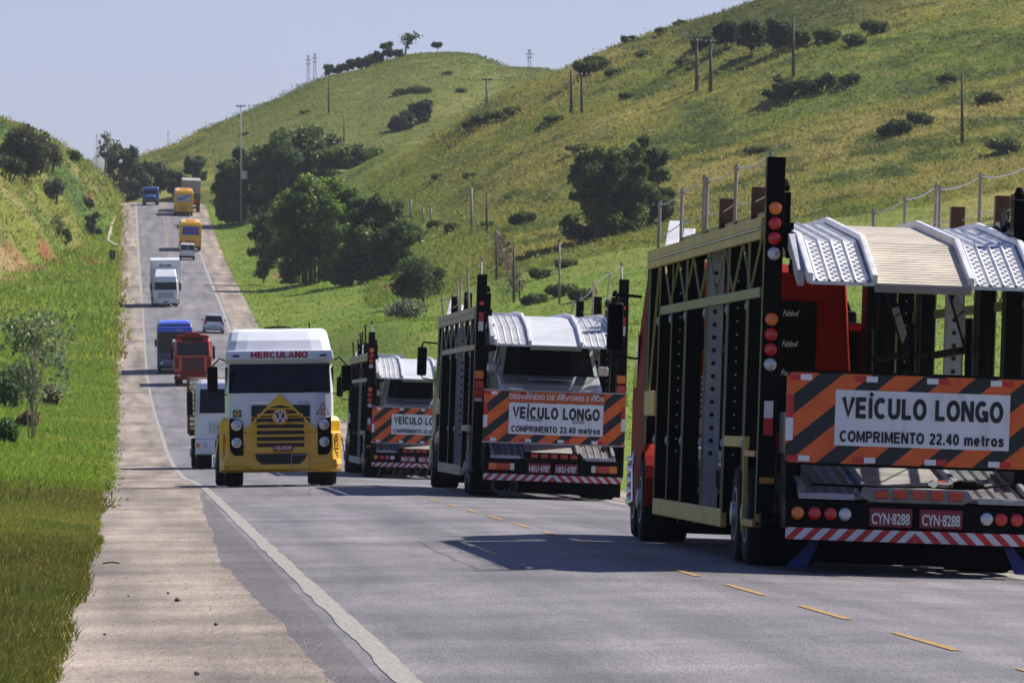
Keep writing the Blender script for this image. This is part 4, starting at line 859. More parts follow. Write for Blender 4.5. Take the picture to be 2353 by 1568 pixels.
def carrier(Y, v, label, cfg):
    o = empty('car_carrier', label, 'car carrier', 'car carrier lorries in convoy'); RAIL = cfg['rail']; EDGE = cfg['edge']; XO = 1.40; XI = 1.22
    # --- chassis
    mb = MB()
    for s in (-1, 1): mb.box(s * .38, s * .50, .4, 16.5, .62, .86)
    for y in np.arange(1, 16, 1.5): mb.box(-1.2, 1.2, y, y + .12, .70, .84)
    for s in (-1, 1): mb.box(s * 1.16, s * 1.24, .4, 16.3, .74, .92)
    mb.build('chassis', M_DARK, o)
    # --- lower deck with its loading ramp, upper deck with the drooping tail
    deck(o, cfg.get('lower', [(.10, .76), (2.6, 1.05), (6, 1.05), (16.2, 1.05)]), 'lower_deck', cfg['holes'], ylim=5.0, gm=mat('shaded_deck_plate', (.20, .20, .21), .5, .2, var=.3, scale=2.5, dirt=(.2, .17, .13)), slatm=mat('shaded_deck_slats', (.30, .285, .26), .55, var=.3, scale=2))  # lower deck steel coloured darker to stand in for shade under the upper deck
    deck(o, cfg['upper'], 'upper_deck', cfg['holes'], slatm=cfg.get('slat'))
    for s in (-1, 1):
        mb = MB(); mb.box(s * 1.10, s * 1.21, 2.0, 17.2, 3.30, 3.44); mb.build('deck_side_beam', M_BLACK, o)
    # --- posts
    posts = [(1.9, .20, .42, 4.08, 0), (3.5, .14, .95, 3.45, 0), (6.0, .16, .50, 3.45, 0), (9.0, .20, .40, 3.45, 1), (11.8, .16, .42, 3.45, 0), (14.0, .10, .42, 3.45, 0), (16.0, .13, .42, 3.45, 0), (17.95, .66, .9, 3.40, 0)]
    for s in (-1, 1):
        for k, (y, wd, z0, z1, gr) in enumerate(posts):
            if cfg.get('thin') and k in (5,): continue
            mb = MB(); mb.box(s * XI, s * XO, y - wd / 2, y + wd / 2 + (.25 if k in (1, 2, 4) else 0), z0, z1); mb.cur = 1
            if gr or k in (2, 5):
                for z in np.arange(1.1, 3.2, .14): mb.lathe((s * (XI + XO) / 2, y - wd / 2 - .002, z), 'y', [(0, .026 if gr else .012), (-.004, .026 if gr else .012)], 10)
            c = mb.build('post', [M_GREYS if gr else M_BLACK, M_HOLE if gr else M_GREYS], o, bevel=.008)
            if k > 0: e = MB(); e.box(s * (XO + .001), s * (XO + .014), y - wd / 2 - .012, y - wd / 2 + .022, z0, z1); e.build('edge_strip', EDGE, c)
            if 0 < k < 7:
                for z in (2.62, 1.22):
                    d = MB(); d.lathe((s * (XO + .001), y + .03, z), 'x', [(0, .06), (s * .02, .05), (s * .035, .02)], 10); d.build('bolt_cap', M_GREYS, c)
        # the lit rear post: eight round lamps or two lamp clusters, tail box, mud flap
        e = MB(); e.box(s * XO, s * (XO + .012), 1.79, 1.82, .45, 3.6); e.build('edge_strip', EDGE, o)
    for s in (-1, 1):
        xc = s * (XI + XO) / 2
        if cfg['lamps'] == 'round':
            for z, m in ((3.57, M_AMBL), (3.42, M_REDL), (3.27, M_REDL), (3.12, M_CLRL), (2.47, M_AMBL), (2.32, M_REDL), (2.17, M_REDL), (2.02, M_CLRL)): lamp(o, xc, 1.80, z, m)
        else:
            for z0, m in ((2.16, M_AMBL), (1.98, M_REDL), (1.82, M_REDL)): MB().box(xc - .08, xc + .08, 1.77, 1.80, z0, z0 + .15).build('tail_light', m, o, bevel=.012)
            MB().box(xc - .07, xc + .07, 1.775, 1.80, 1.74, 1.81).build('tail_light', M_CLRL, o, bevel=.01); lamp(o, xc, 1.80, 3.55, M_REDL, .045)
        rf = MB(); zt = 1.66 if cfg['lamps'] == 'round' else 3.38
        rf.box(xc - .045, xc + .045, 1.785, 1.799, zt - .17, zt); rf.cur = 1; rf.box(xc - .045, xc + .045, 1.785, 1.799, zt - .34, zt - .17); rf.build('reflector', [M_REFW, M_REFR] if cfg['lamps'] == 'round' else [M_REFR, M_REFW], o)
        mb = MB(); mb.box(s * 1.05, s * 1.20, .9, 2.3, .40, 1.15); mb.box(s * 1.12, s * 1.38, 1.5, 2.25, .42, .55); mb.build('corner_box', M_BLACK, o, bevel=.02)
        mb = MB(); mb.box(s * .82, s * 1.36, 1.72, 1.74, .06, .46); mb.build('mud_flap', M_FLAP, o)
        mb = MB()
        for z0, z1 in ((1.10, 1.16), (.40, .47)): mb.box(s * (XO - .10), s * (XO + .016), 2.05, 3.35, z0, z1)
        mb.box(s * (XI - .16), s * (XO - .02), 1.70, 1.76, .84, .90); mb.box(s * (XI - .18), s * (XO - .0), 1.70, 1.76, .46, .53)
        mb.bar((s * (XI - .15), 1.72, .87), (s * (XI - .03) * .92, 1.4, .5), .03)
        mb.build('corner_trim', cfg['trim'], o, bevel=.006)
        # wheel-arch frame and side skirt
        mb = MB(); mb.box(s * (XO - .05), s * (XO + .012), 3.4, 6.0, 1.19, 1.30); mb.box(s * (XO - .03), s * (XO + .016), 3.28, 3.34, .33, 1.25)
        mb.build('wheel_arch_frame', RAIL, o, bevel=.006)
        mb = MB(); mb.box(s * (XO - .05), s * (XO + .014), 6.0, 16.0, .34, .53); mb.build('side_skirt', RAIL, o, bevel=.01)
        # upper rail, mid rail, lattice between them
        mb = MB(); mb.box(s * (XO - .02), s * (XO + .03), 2.0, 18.0, 3.39, 3.49); mb.box(s * (XO - .02), s * (XO + .03), 2.0, 18.0, 3.27, 3.355); mb.box(s * (XO - .02), s * (XO + .012), 2.0, 18.0, 3.355, 3.39)
        rl = mb.build('upper_rail', RAIL, o, bevel=.006)
        if cfg['full']: MB().box(s * (XO + .01), s * (XO + .045), 2.0, 18.0, 3.366, 3.378).build('bright_strip', M_REFW, rl); MB().box(s * (XO - .22), s * (XO - .12), 3.0, 14.5, 3.50, 3.58).build('top_flange', EDGE, rl)
        MB().box(s * (XO - .02), s * (XO + .022), 2.0, 15.6, 2.69, 2.79).build('mid_rail', EDGE if cfg['full'] else M_CREAM, o, bevel=.006)
        mb = MB(); yy = np.linspace(2.2, 15.4, 13)
        for i in range(12): mb.tube([(s * XO, yy[i], 2.79 if i % 2 else 3.28), (s * XO, yy[i + 1], 3.28 if i % 2 else 2.79)], .013, 5)
        mb.tube([(s * XO, 16.3, 3.25), (s * XO, 17.8, 1.25)], .016, 5); mb.build('lattice', EDGE, o)
        mb = MB(); mb.box(s * (XO - .12), s * (XO + .02), 16.2, 17.9, 1.50, 1.80); mb.build('front_bracket', RAIL, o, bevel=.02)
        for y in (4.7, 10.3, 15.0):
            mb = MB(); mb.box(s * 1.10, s * 1.20, y, y + .22, 1.0, 3.42); mb.tube([(s * 1.05, y + .3, 1.1), (s * 1.05, y + .5, 2.6)], .045, 8); mb.build('lifting_column', M_BLACK, o, bevel=.006)
        # diagonal braces under the deck, jacks
        mb = MB()
        for a, b in ((6.1, 8.9), (11.9, 9.2), (12.2, 15.4)): mb.bar((s * 1.16, a, 2.3), (s * 1.16, b, 3.3), .09); mb.bar((s * 1.10, a, 2.28), (s * 1.10, b, 2.25), .07)
        mb.build('brace', M_DARK, o)
        # safety posts and wire ropes along the upper deck
        ys = [2.6, 6.8, 10.7, 11.1, 14.4, 18.0]
        for k, y in enumerate(ys):
            h = cfg['hpost'][k]; mb = MB().tube([(s * 1.30, y, 3.42), (s * (1.30 + cfg['lean'] * (k % 2)), y, h)], .021, 7); mb.lathe((s * (1.30 + cfg['lean'] * (k % 2)), y, h - .05), 'y', [(-.04, .03), (.04, .03)], 8); mb.build('guard_post', cfg['guard'], o)
        mb = MB()
        for f in (1.0, .5):
            pts = []
            for k, (ya, yb) in enumerate(zip(ys[:-1], ys[1:])):
                za = 3.42 + (cfg['hpost'][k] - 3.42) * f - .04; zb = 3.42 + (cfg['hpost'][k + 1] - 3.42) * f - .04
                for t in np.linspace(0, 1, 6)[:-1]: pts.append((s * 1.30, ya + (yb - ya) * t, za + (zb - za) * t - .18 * t * (1 - t) * (yb - ya) / 4))
            pts.append((s * 1.30, ys[-1], 3.42 + (cfg['hpost'][-1] - 3.42) * f - .04)); mb.tube(pts, .008, 4)
        mb.tube([(s * 1.3, 2.6, cfg['hpost'][0] - .05), (s * 1.3, 1.95, 3.6)], .01, 4); mb.build('wire_rope', mat('wire_rope', (.42, .42, .44), .45, .5), o)
        for y in ((8.4, 4.3) if cfg['full'] else (8.4, 14.0)): MB().box(s * 1.18, s * 1.33, y, y + .16, 3.44, 3.86).build('stub_post', M_RUST if cfg['full'] else M_BLACK, o, bevel=.008)
    # --- winch gear on the tail of the upper deck
    for s in (-1, 1):
        mb = MB()
        for k in range(9): r_ = random.random(); mb.bar((s * (1.14 + .06 * random.random()), .9 + .33 * k, 2.95 + .075 * k), (s * (1.20 - .08 * r_), 1.1 + .33 * k, 3.05 + .08 * k), .05 + .05 * r_)
        mb.tube([(s * 1.15, .5, 2.92), (s * 1.16, 2.2, 3.30), (s * 1.17, 4.2, 3.5)], .045, 8); mb.box(s * 1.12, s * 1.24, 2.2, 2.5, 3.4, 3.75); mb.lathe((s * 1.18, 2.3, 3.76), 'z', [(0, .05), (.05, .06), (.12, .03)], 8)
        mb.build('ramp_gear', M_DARK, o, bevel=.008)
        mb = MB(); mb.hexa([(s * 1.13, .35, 2.78), (s * 1.20, .35, 2.78), (s * 1.20, 1.5, 3.16), (s * 1.13, 1.5, 3.16), (s * 1.13, .35, 2.94), (s * 1.20, .35, 2.94), (s * 1.20, 1.5, 3.32), (s * 1.13, 1.5, 3.32)]); mb.build('ramp_arm', M_GREYS, o, bevel=.01)
    # --- tail: lamp bar, five red lamps, plates, striped bar, under-run flap
    mb = MB(); mb.box(-1.27, 1.27, .02, .12, .44, .70); mb.box(-1.25, 1.25, .12, .5, .5, .68); mb.build('tail_bar', M_BLACK, o, bevel=.01)
    if cfg['lamps'] == 'round':
        for s in (-1, 1):
            for x, m in ((1.15, M_AMBL), (.985, M_REDL), (.83, M_REDL), (.69, M_CLRL)): lamp(o, s * x, .02, .58, m, .064)
    else:
        for s in (-1, 1):
            for x0, x1, m in ((1.17, 1.02, M_AMBL), (1.02, .78, M_REDL), (.78, .70, M_CLRL)): MB().box(s * x0, s * x1, -.01, .02, .51, .64).build('tail_light', m, o, bevel=.012)
    mb = MB(); mb.prism([(-.55, .76), (-.44, .71), (.46, .71), (.56, .76), (.50, .85), (-.52, .85)], 'y', .0, .10); pn = mb.build('lamp_strip', mat('grimy_steel', (.19, .185, .18), .6, var=.4, scale=5) if cfg['full'] else M_BLACK, o, bevel=.008)
    for k in range(5): x = -.34 + .18 * k; MB().box(x - .065, x + .065, -.02, .0, .745, .825).build('brake_lamp', M_REDL, pn, bevel=.012)
    for s in (-1, 1):
        mb = MB(); mb.box(s * .60, s * 1.14, .0, .10, .72, .78); mb.box(s * .84, s * .98, -.012, 0, .745, .765); mb.build('step_plate', M_GREYS, o, bevel=.008)
    for xc in (-.245, .245):
        mb = MB(); mb.box(xc - .21, xc + .21, -.006, .018, .47, .655); p = mb.build('number_plate', M_PLATE, o, bevel=.012)
        if cfg['plate']: text('plate_lettering', cfg['plate'], .15, M_PLTX, p, (xc, -.010, .545), width=.37, bold=.003); 
    MB().box(-1.26, 1.26, .0, .03, .325, .44).build('bumper_bar', M_BAR, o)
    mb = MB(); mb.box(-1.22, 1.22, .35, .37, .10, .46); fl = mb.build('under_run_flap', M_FLAP, o)
    if cfg.get('flap'): text('flap_lettering', cfg['flap'], cfg.get('flapsize', .5), M_FTXT, fl, (cfg.get('flapx', 0), .34, .24), width=cfg.get('flapw', 1.8), shear=.25)
    if cfg['full']:
        for s in (-1, 1):
            mb = MB(); mb.hexa([(s * 1.20, .30, .05), (s * 1.02, .30, .05), (s * .90, .30, .30), (s * 1.0, .30, .30), (s * 1.20, .36, .05), (s * 1.02, .36, .05), (s * .90, .36, .30), (s * 1.0, .36, .30)])
            mb.bar((s * 1.22, .30, .05), (s * .97, .30, .31), .012); mb.build('bristle_flap', M_BLUEF, o)
        mb = MB(); mb.tube([(-1.0, .25, .86), (-.3, .20, .85), (.15, .22, .87), (.35, .2, .86), (.7, .22, .88), (.95, .35, .93)], .014, 6); mb.lathe((.5, .24, .90), 'x', [(-.12, .03), (-.05, .05), (.1, .045), (.18, .02)], 8); mb.build('winch_strap', M_DARK, o)
        mb = MB(); mb.lathe((.18, .18, .90), 'y', [(-.02, .001), (-.02, .035), (.10, .04), (.16, .02)], 12); mb.lathe((.27, .22, .91), 'x', [(-.05, .03), (.06, .04), (.1, .02)], 10); mb.build('strap_hook', M_CHROME, o)
    # --- warning board
    bz0, bz1 = cfg.get('bz', (1.07, 1.94)); bd = MB().box(-1.29, 1.29, .05, .075, bz0, bz1).build('warning_board', M_STR, o)
    fr = MB(); fr.box(-1.31, 1.31, .045, .08, bz1, bz1 + .025); fr.box(-1.31, 1.31, .045, .08, bz0 - .025, bz0); fr.build('board_frame', M_BLACK if cfg['full'] else M_GREYS, bd)
    px, pz0, pz1, pw = cfg['panel']; pn = MB().box(px - pw / 2, px + pw / 2, .035, .049, pz0, pz1).build('sign_panel', M_WHT, bd)
    hz = pz1 - pz0; block_text('lettering', 'VEÍCULO LONGO', hz * .37, M_INK, bd, (px, .030, pz0 + hz * .50), pw * .92); block_text('lettering', 'COMPRIMENTO 22.40 metros', hz * .20, M_INK, bd, (px, .030, pz0 + hz * .07), pw * .94, .95)
    if cfg.get('extra'):
        MB().box(px - pw / 2 - .01, px + pw / 2 + .02, .040, .048, pz1 + .01, bz1 - .01).build('small_panel', mat('orange_panel', (.5, .09, .016), .5), bd); text('lettering', cfg['extra'], .12, M_REFW, bd, (px, .036, (pz1 + bz1) / 2), width=pw * 1.0, bold=.001)
        mb = MB(); mb.box(px - .55, px - .25, .028, .032, pz0 + .24, pz0 + .29); mb.build('faded_patch', M_GREYS, bd); MB().box(px + .3, px + .52, .028, .032, pz0 + .22, pz0 + .28).build('faded_patch', M_GREYS, bd)
    dz = .055
    for k, x in enumerate((-1.16, -.52, .18, .80)):
        for z in (bz1 - .045, bz0 + .04):
            tp = MB(); a, b = (0, 1) if k < 2 else (1, 0); tp.cur = a; tp.box(x - .11, x, .040, .0475, z - dz / 2, z + dz / 2); tp.cur = b; tp.box(x, x + .11, .040, .0475, z - dz / 2, z + dz / 2); tp.build('reflective_tape', [M_REFR, M_REFW], bd)
    for s in (-1, 1): tp = MB(); tp.cur = 0; tp.box(s * 1.255 - .035, s * 1.255 + .035, .04, .0475, 1.5, 1.72); tp.cur = 1; tp.box(s * 1.255 - .035, s * 1.255 + .035, .04, .0475, 1.28, 1.5); tp.build('reflective_tape', [M_REFR, M_REFW], bd)
    # --- wheels
    for s in (-1, 1):
        for y in (3.55, 4.85): wheel(o, s * 1.08, y, .50, .27, s, dual=True)
        wheel(o, s * 1.10 - .12, 16.9, .50, .27, s, dual=True); wheel(o, s * 1.08 - .11, 20.4, .50, .30, s)
    mb = MB(); mb.box(-1.24, 1.22, 16.2, 16.22, .12, .60); f2 = mb.build('mud_flap', M_FLAP, o)
    if cfg['full']: text('flap_lettering', 'MERCEDES BENZ', .2, M_FTXT, f2, (-.3, 16.19, .30), width=1.6)
    # --- tractor
    cc = cfg['cab']; cx = -.11; mb = MB(); z0 = .95
    def ring(y, zt, hw, hwt, bz): return [(cx - hw, y, bz), (cx + hw, y, bz), (cx + hw, y, 2.0), (cx + hwt, y, zt - .12), (cx + hwt - .12, y, zt), (cx - hwt + .12, y, zt), (cx - hwt, y, zt - .12), (cx - hw, y, 2.0)]
    mb.loft([ring(18.3, 3.30, 1.22, 1.12, z0), ring(18.5, 3.40, 1.25, 1.15, z0), ring(20.2, 3.38, 1.25, 1.15, z0), ring(20.75, 3.1, 1.25, 1.14, .7), ring(20.95, 2.2, 1.22, 1.12, .55)])
    cab = mb.build('cab', cc, o, bevel=.02)
    MB().box(cx - .42, cx + .78, 18.24, 18.31, 1.35, 2.95).build('rear_panel', M_BLACK, cab, bevel=.01)
    if cfg['full']:
        for z in (2.80, 2.43, 2.08): text('panel_lettering', 'Fabbof', .1, M_PLTX, cab, (.36, 18.23, z), width=.20, shear=.3)
    mb = MB(); mb.box(cx - 1.0, cx + 1.0, 20.93, 20.99, 1.75, 2.75); mb.build('windscreen', M_GLASS, cab)
    for s in (-1, 1):
        MB().box(cx + s * 1.245, cx + s * 1.258, 20.0, 20.55, 1.85, 2.5).build('side_window', M_GLASS, cab)
        mx = cx - (.11 if s < 0 else 0); mb = MB(); mb.box(mx + s * 1.50, mx + s * 1.30, 20.55, 20.72, 2.02 + .28, 2.86 + .04); mr = mb.build('mirror', M_BLACK, o, bevel=.04, seg=3)
        am = MB(); am.tube([(cx + s * 1.20, 20.5, 2.98), (mx + s * 1.38, 20.6, 3.0), (mx + s * 1.42, 20.62, 2.88)], .022, 6); am.build('arm', M_BLACK, mr); am = MB(); am.tube([(cx + s * 1.20, 20.5, 2.2), (mx + s * 1.38, 20.6, 2.25), (mx + s * 1.42, 20.62, 2.34)], .016, 6); am.build('arm', M_BLACK, mr)
        if cfg['full'] and s > 0: mb = MB(); mb.box(1.09, 1.25, 18.5, 18.65, 2.0, 2.72); mb.build('red_edged_locker', M_BLACK, o, bevel=.02); MB().box(1.10, 1.24, 18.47, 18.51, 2.62, 2.70).build('marker_lamp', M_REDL, o); MB().box(1.10, 1.22, 18.47, 18.51, 2.02, 2.12).build('marker_lamp', M_REDL, o)
        mb = MB(); mb.prism([(16.9 + .62 * math.cos(a), .55 + .62 * math.sin(a)) for a in np.linspace(-.2, math.pi + .2, 14)] + [(16.9 + .55 * math.cos(a), .55 + .55 * math.sin(a)) for a in np.linspace(math.pi + .2, -.2, 14)], 'x', s * 1.36 - .12, s * .84 - .12)
        mb.build('fender', cc, o); MB().box(cx + s * 1.28, cx + s * 1.16, 18.5, 20.9, .42, 1.0).build('step_skirt', cc, o, bevel=.02)
        if cfg['full']:
            mb = MB()
            for k in range(5):
                for q in range(2): MB().lathe((cx + s * 1.28, 20.1 + .3 * q, .44 + .13 * k), 'x', [(0, .05), (s * .03, .045), (s * .05, .01)], 10).build('chrome_lamp', M_CHROME, o)
            mb.tube([(cx + s * 1.31, 19.3, 1.05), (cx + s * 1.33, 19.25, .85), (cx + s * 1.32, 19.2, .45)], .02, 6); mb.build('grab_rail', M_CHROME, o)
    mb = MB(); mb.box(cx - 1.24, cx + 1.24, 20.9, 21.15, .35, .95); mb.build('bumper', cc, o, bevel=.04)
    mb = MB(); mb.box(-.6, .6, 15.5, 18.2, .6, .95); mb.lathe((-.75, 17.3, .85), 'y', [(-.5, .3), (.5, .3)], 16); mb.box(.25, .75, 17.4, 18.1, 1.0, 1.6); mb.build('tractor_frame', M_GREYS, o, bevel=.02)
    mb = MB()
    for k in range(2): mb.tube([(-.1 + .45 * k + .05 * math.cos(t), 17.6 + .14 * math.sin(t), 1.0 + t * .02) for t in np.linspace(0, 40, 160)], .012, 5)
    mb.build('air_hose', M_GREYS, o)
    mb = MB()
    for k in range(7): mb.box(-1.0, .15, 18.16 + .004 * k, 18.2, 1.55 + .07 * k, 1.59 + .07 * k)
    mb.box(-1.0, .1, 18.15, 18.2, 1.30, 1.5); mb.build('louvre', M_GREYS, o)
    mb = MB(); mb.box(-.9, .2, 17.6, 18.0, 3.46, 3.62); mb.bar((-1.22, 17.0, 3.5), (-1.10, 18.0, 3.85), .16, .05); mb.bar((-1.12, 15.8, 3.5), (-1.05, 16.4, 3.72), .14, .05); mb.build('headboard', M_GALV, o, bevel=.01)
    return place(o, Y, v)
UP1 = [(0.05, 2.83), (1.5, 3.25), (5.2, 3.52), (9, 3.50), (17.2, 3.46)]
carrier(71.7, 6.0, 'empty car carrier with olive and gold trim and a red cab, nearest the camera', dict(rail=M_GOLD, edge=M_OLIVE, holes=2, upper=UP1, lamps='round', trim=M_AMBERP, full=True, hpost=[4.15, 4.18, 4.16, 4.2, 4.15, 4.1], lean=0, guard=mat('grey_guard_post', (.30, .26, .22), .6, var=.2, scale=5), plate='CYN·8288', panel=(.035, 1.245, 1.785, 1.70), cab=M_RED))
LO2 = [(.10, .76), (1.7, 1.06), (6.6, 1.62), (16.2, 1.62)]
UP2 = [(0.3, 2.80), (1.7, 3.12), (3.6, 3.34), (6, 3.40), (17.2, 3.40)]
M_CAB2 = mat('dark_cab_paint', (.05, .05, .055), .4, coat=.3)
M_PALE = mat('pale_galvanised', (.62, .63, .65), .45, .1, var=.1, scale=2)
carrier(134.5, 6.12, 'car carrier with a silver pickup and a wires warning line above its board', dict(rail=M_CREAM, edge=mat('pale_edge_paint', (.32, .31, .24), .6), holes=1, slat=M_PALE, upper=UP2, lower=LO2, lamps='rect', trim=M_DARK, full=False, thin=True, hpost=[4.42, 4.3, 4.2, 4.1, 3.95, 3.9], lean=.06, guard=mat('brass_guard_post', (.40, .33, .20), .6), plate='HKU 4787', panel=(.03, 1.17, 1.74, 1.72), bz=(1.02, 1.95), extra='DESVIANDO DE ARVORES E FIOS', flap='Ca', flapx=-.85, flapw=.5, cab=M_CAB2))
carrier(206.5, 6.50, 'partly hidden car carrier with Mexico lettering on its rear flap', dict(rail=M_CREAM, edge=M_DARK, holes=1, slat=M_PALE, upper=UP2, lower=LO2, lamps='round', trim=M_AMBERP, full=False, thin=True, hpost=[4.40, 4.35, 4.2, 4.15, 4.0, 3.95], lean=.05, guard=M_DARK, plate='MEX 1080', panel=(.08, 1.24, 1.80, 1.64), bz=(1.0, 1.98), flap='Mexico', flapw=2.2, flapsize=.6, cab=M_CAB2))
# ------------------------------------------------------------ other traffic
M_WHITEP = mat('white_cab_paint', (.74, .76, .80), .35, var=.06, scale=1, coat=.35)
M_YELP = mat('yellow_cab_paint', (.88, .49, .010), .35, var=.08, scale=1, coat=.35)
M_SIGNRED = mat('red_signwriting', (.48, .015, .02), .5)
M_SILVER = mat('silver_car_paint', (.55, .58, .64), .28, .5, coat=.6)
M_BLUEP = mat('blue_bus_paint', (.05, .10, .62), .3, coat=.5)
M_NAVY = mat('navy_paint', (.014, .026, .10), .3, coat=.4)
M_BUSY = mat('yellow_bus_paint', (.80, .42, .010), .35, coat=.4, var=.06, scale=1)
M_GRILL = mat('black_grille', (.014, .014, .016), .55)
M_GREYC = mat('grey_tarpaulin', (.26, .25, .26), .7, var=.2, scale=1.5)
def head(parent, x, y, z, r=.1):
    mb = MB(); mb.lathe((x, y, z), 'y', [(.02, r * 1.08), (-.01, r * 1.08), (-.012, r)], 20); o = mb.build('headlight', M_CHROME, parent)
    q = MB(); q.lathe((x, y - .010, z), 'y', [(0, r * .96), (-.015, r * .85), (-.03, r * .4), (-.034, .001)], 20); q.build('lens', M_CLRL, o); return o
def mirror(parent, x, y, z0, z1, w=.2, ax=None, m=None):
    mb = MB(); mb.box(x - w / 2, x + w / 2, y, y + .14, z0, z1); o = mb.build('mirror', m or M_BLACK, parent, bevel=.04, seg=3)
    if ax is not None: a = MB(); a.tube([(ax, y + .1, z1 + .10), ((ax + x) / 2, y + .05, z1 + .16), (x, y + .07, z1)], .018, 6); a.build('arm', M_BLACK, o); a = MB(); a.tube([(ax, y + .1, z0 - .05), ((ax + x) / 2, y + .06, z0 - .06), (x, y + .07, z0 + .02)], .014, 6); a.build('arm', M_BLACK, o)
    return o
def truck_yellow():
    o = empty('tractor_truck', 'white and yellow tractor unit with red company lettering over its windscreen, oncoming', 'lorry')
    def ring(z, hw, y0, y1): return [(-hw + .40, y0, z), (0, y0 - .015, z), (hw - .40, y0, z), (hw - .17, y0 + .045, z), (hw - .05, y0 + .14, z), (hw, y0 + .30, z), (hw, y1, z), (-hw, y1, z), (-hw, y0 + .30, z), (-hw + .05, y0 + .14, z), (-hw + .17, y0 + .045, z)]
    mb = MB(); mb.loft([ring(.95, 1.12, .0, 2.1), ring(1.95, 1.12, .02, 2.1), ring(2.57, 1.10, .16, 2.1), ring(2.84, 1.09, .20, 2.1), ring(3.05, 1.05, .36, 2.1), ring(3.24, 1.01, .62, 2.1), ring(3.30, .93, .85, 2.05)])
    cab = mb.build('cab', M_WHITEP, o, bevel=.035, seg=3)
    # sun visor with the name
    mb = MB(); mb.loft([[(-1.14, .12, 2.58), (1.14, .12, 2.58), (1.14, .5, 2.58), (-1.14, .5, 2.58)], [(-1.13, .02, 2.66), (1.13, .02, 2.66), (1.13, .5, 2.66), (-1.13, .5, 2.66)], [(-1.10, .06, 2.84), (1.10, .06, 2.84), (1.10, .5, 2.84), (-1.10, .5, 2.84)]])
    vz = mb.build('sun_visor', M_WHITEP, o, bevel=.025, seg=3)
    block_text('lettering', 'HERCULANO', .135, M_SIGNRED, vz, (0, .016, 2.682), 1.18, 1.1, tilt=-.22)
    for s in (-1, 1): MB().box(s * .84, s * .98, .015, .05, 2.71, 2.745).build('marker_lamp', M_DARK, vz)
    mb = MB(); gx = [(-1.06, .13), (-.95, .04), (-.72, -.005), (0, -.022), (.72, -.005), (.95, .04), (1.06, .13)]; rows_mesh(mb, [[(x * k_, y + dy, z) for x, y in gx] for z, dy, k_ in ((1.955, .018, 1.0), (2.26, .085, .992), (2.56, .158, .985))])
    ws = mb.build('windscreen', M_GLASS, o, bevel=.01)
    for x in (-.5, .3): w_ = MB(); w_.bar((x, .0, 1.98), (x + .55, .02, 2.03), .02); w_.build('wiper', M_BLACK, ws)
    for s in (-1, 1):
        MB().box(s * 1.105, s * 1.126, .35, 1.2, 1.95, 2.5).build('side_window', M_GLASS, o)
        mirror(o, s * 1.40, .05, 1.98, 2.52, .22, s * 1.10)
    # yellow lower front
    mb = MB(); prof = [(-.00, 1.14), (-.03, 1.10), (-.05, .75), (-.09, .60), (-.10, .36), (.02, .30), (.3, .30), (.3, 1.14)]
    mb.prism(prof, 'x', -1.08, 1.08); mb.loft([[(s_ * 1.08, y, z) for y, z in prof] for s_ in (1,)] + [[(1.27, y + .28 if y < .25 else .55, z) for y, z in prof]]); mb.loft([[(-1.08, y, z) for y, z in prof], [(-1.27, y + .28 if y < .25 else .55, z) for y, z in prof]])
    lo = mb.build('front_bumper', M_YELP, o, bevel=.02)
    for s in (-1, 1):
        mb = MB(); mb.loft([[(s * 1.02, .05, 1.10), (s * 1.27, .32, 1.10), (s * 1.27, .9, 1.10), (s * 1.02, .9, 1.10)], [(s * 1.02, .05, 1.36), (s * 1.25, .32, 1.36), (s * 1.25, .9, 1.36), (s * 1.02, .9, 1.36)], [(s * 1.02, .15, 1.46), (s * 1.18, .36, 1.46), (s * 1.18, .9, 1.46), (s * 1.02, .9, 1.46)]]); mb.build('fender', M_YELP, o, bevel=.03, seg=3)
        mb = MB(); mb.loft([[(s * .55, -.10, .36), (s * 1.15, -.06, .34), (s * 1.26, .2, .34), (s * .6, .2, .36)], [(s * .60, -.13, .44), (s * 1.18, -.10, .46), (s * 1.29, .2, .46), (s * .6, .2, .44)], [(s * .75, -.10, .52), (s * 1.16, -.06, .58), (s * 1.27, .2, .58), (s * .7, .2, .52)]]); mb.build('bumper_corner', M_YELP, lo, bevel=.02)
        # black lamp housing with two round lamps
        mb = MB(); hp = [(1.06, 1.44), (.86, 1.40), (.78, 1.30), (.77, .62), (.80, .56), (.95, .62), (1.04, .75), (1.06, .85)]; mb.prism([(s * x, z) for x, z in hp], 'y', -.075, .08); hb = mb.build('lamp_housing', M_BLACK, o, bevel=.015)
        head(o, s * .915, -.08, 1.285, .10); head(o, s * .915, -.085, .925, .095)
        text('fender_lettering', 'HERCULANO', .1, M_SIGNRED, o, (s * 1.165, .062 - .0, .80), (R(90), R(90 * 1), R(0)), width=None, bold=.004)
    gb = MB(); gb.box(-.60, .62, -.012, .02, 1.16, 1.70); gr = gb.build('grille', M_GRILL, o)
    mb = MB(); mb.prism([(0, 1.95), (-.80, 1.14), (-.62, 1.14), (-.46, 1.42), (-.20, 1.66), (-.0, 1.70), (.20, 1.66), (.46, 1.42), (.62, 1.14), (.80, 1.14)], 'y', -.028, .004); mb.prism([(-.62, 1.14), (-.62, 1.18), (-.46, 1.36), (.46, 1.36), (.62, 1.18), (.62, 1.14)], 'y', -.029, .0); tri = mb.build('yellow_triangle', M_YELP, gr)
    for k, z in enumerate((1.58, 1.46)): h = .22 + .2 * k; MB().box(-h - .06, h + .06, -.05, -.01, z + .02, z + .06).build('grille_slat', M_YELP, gr, bevel=.008)
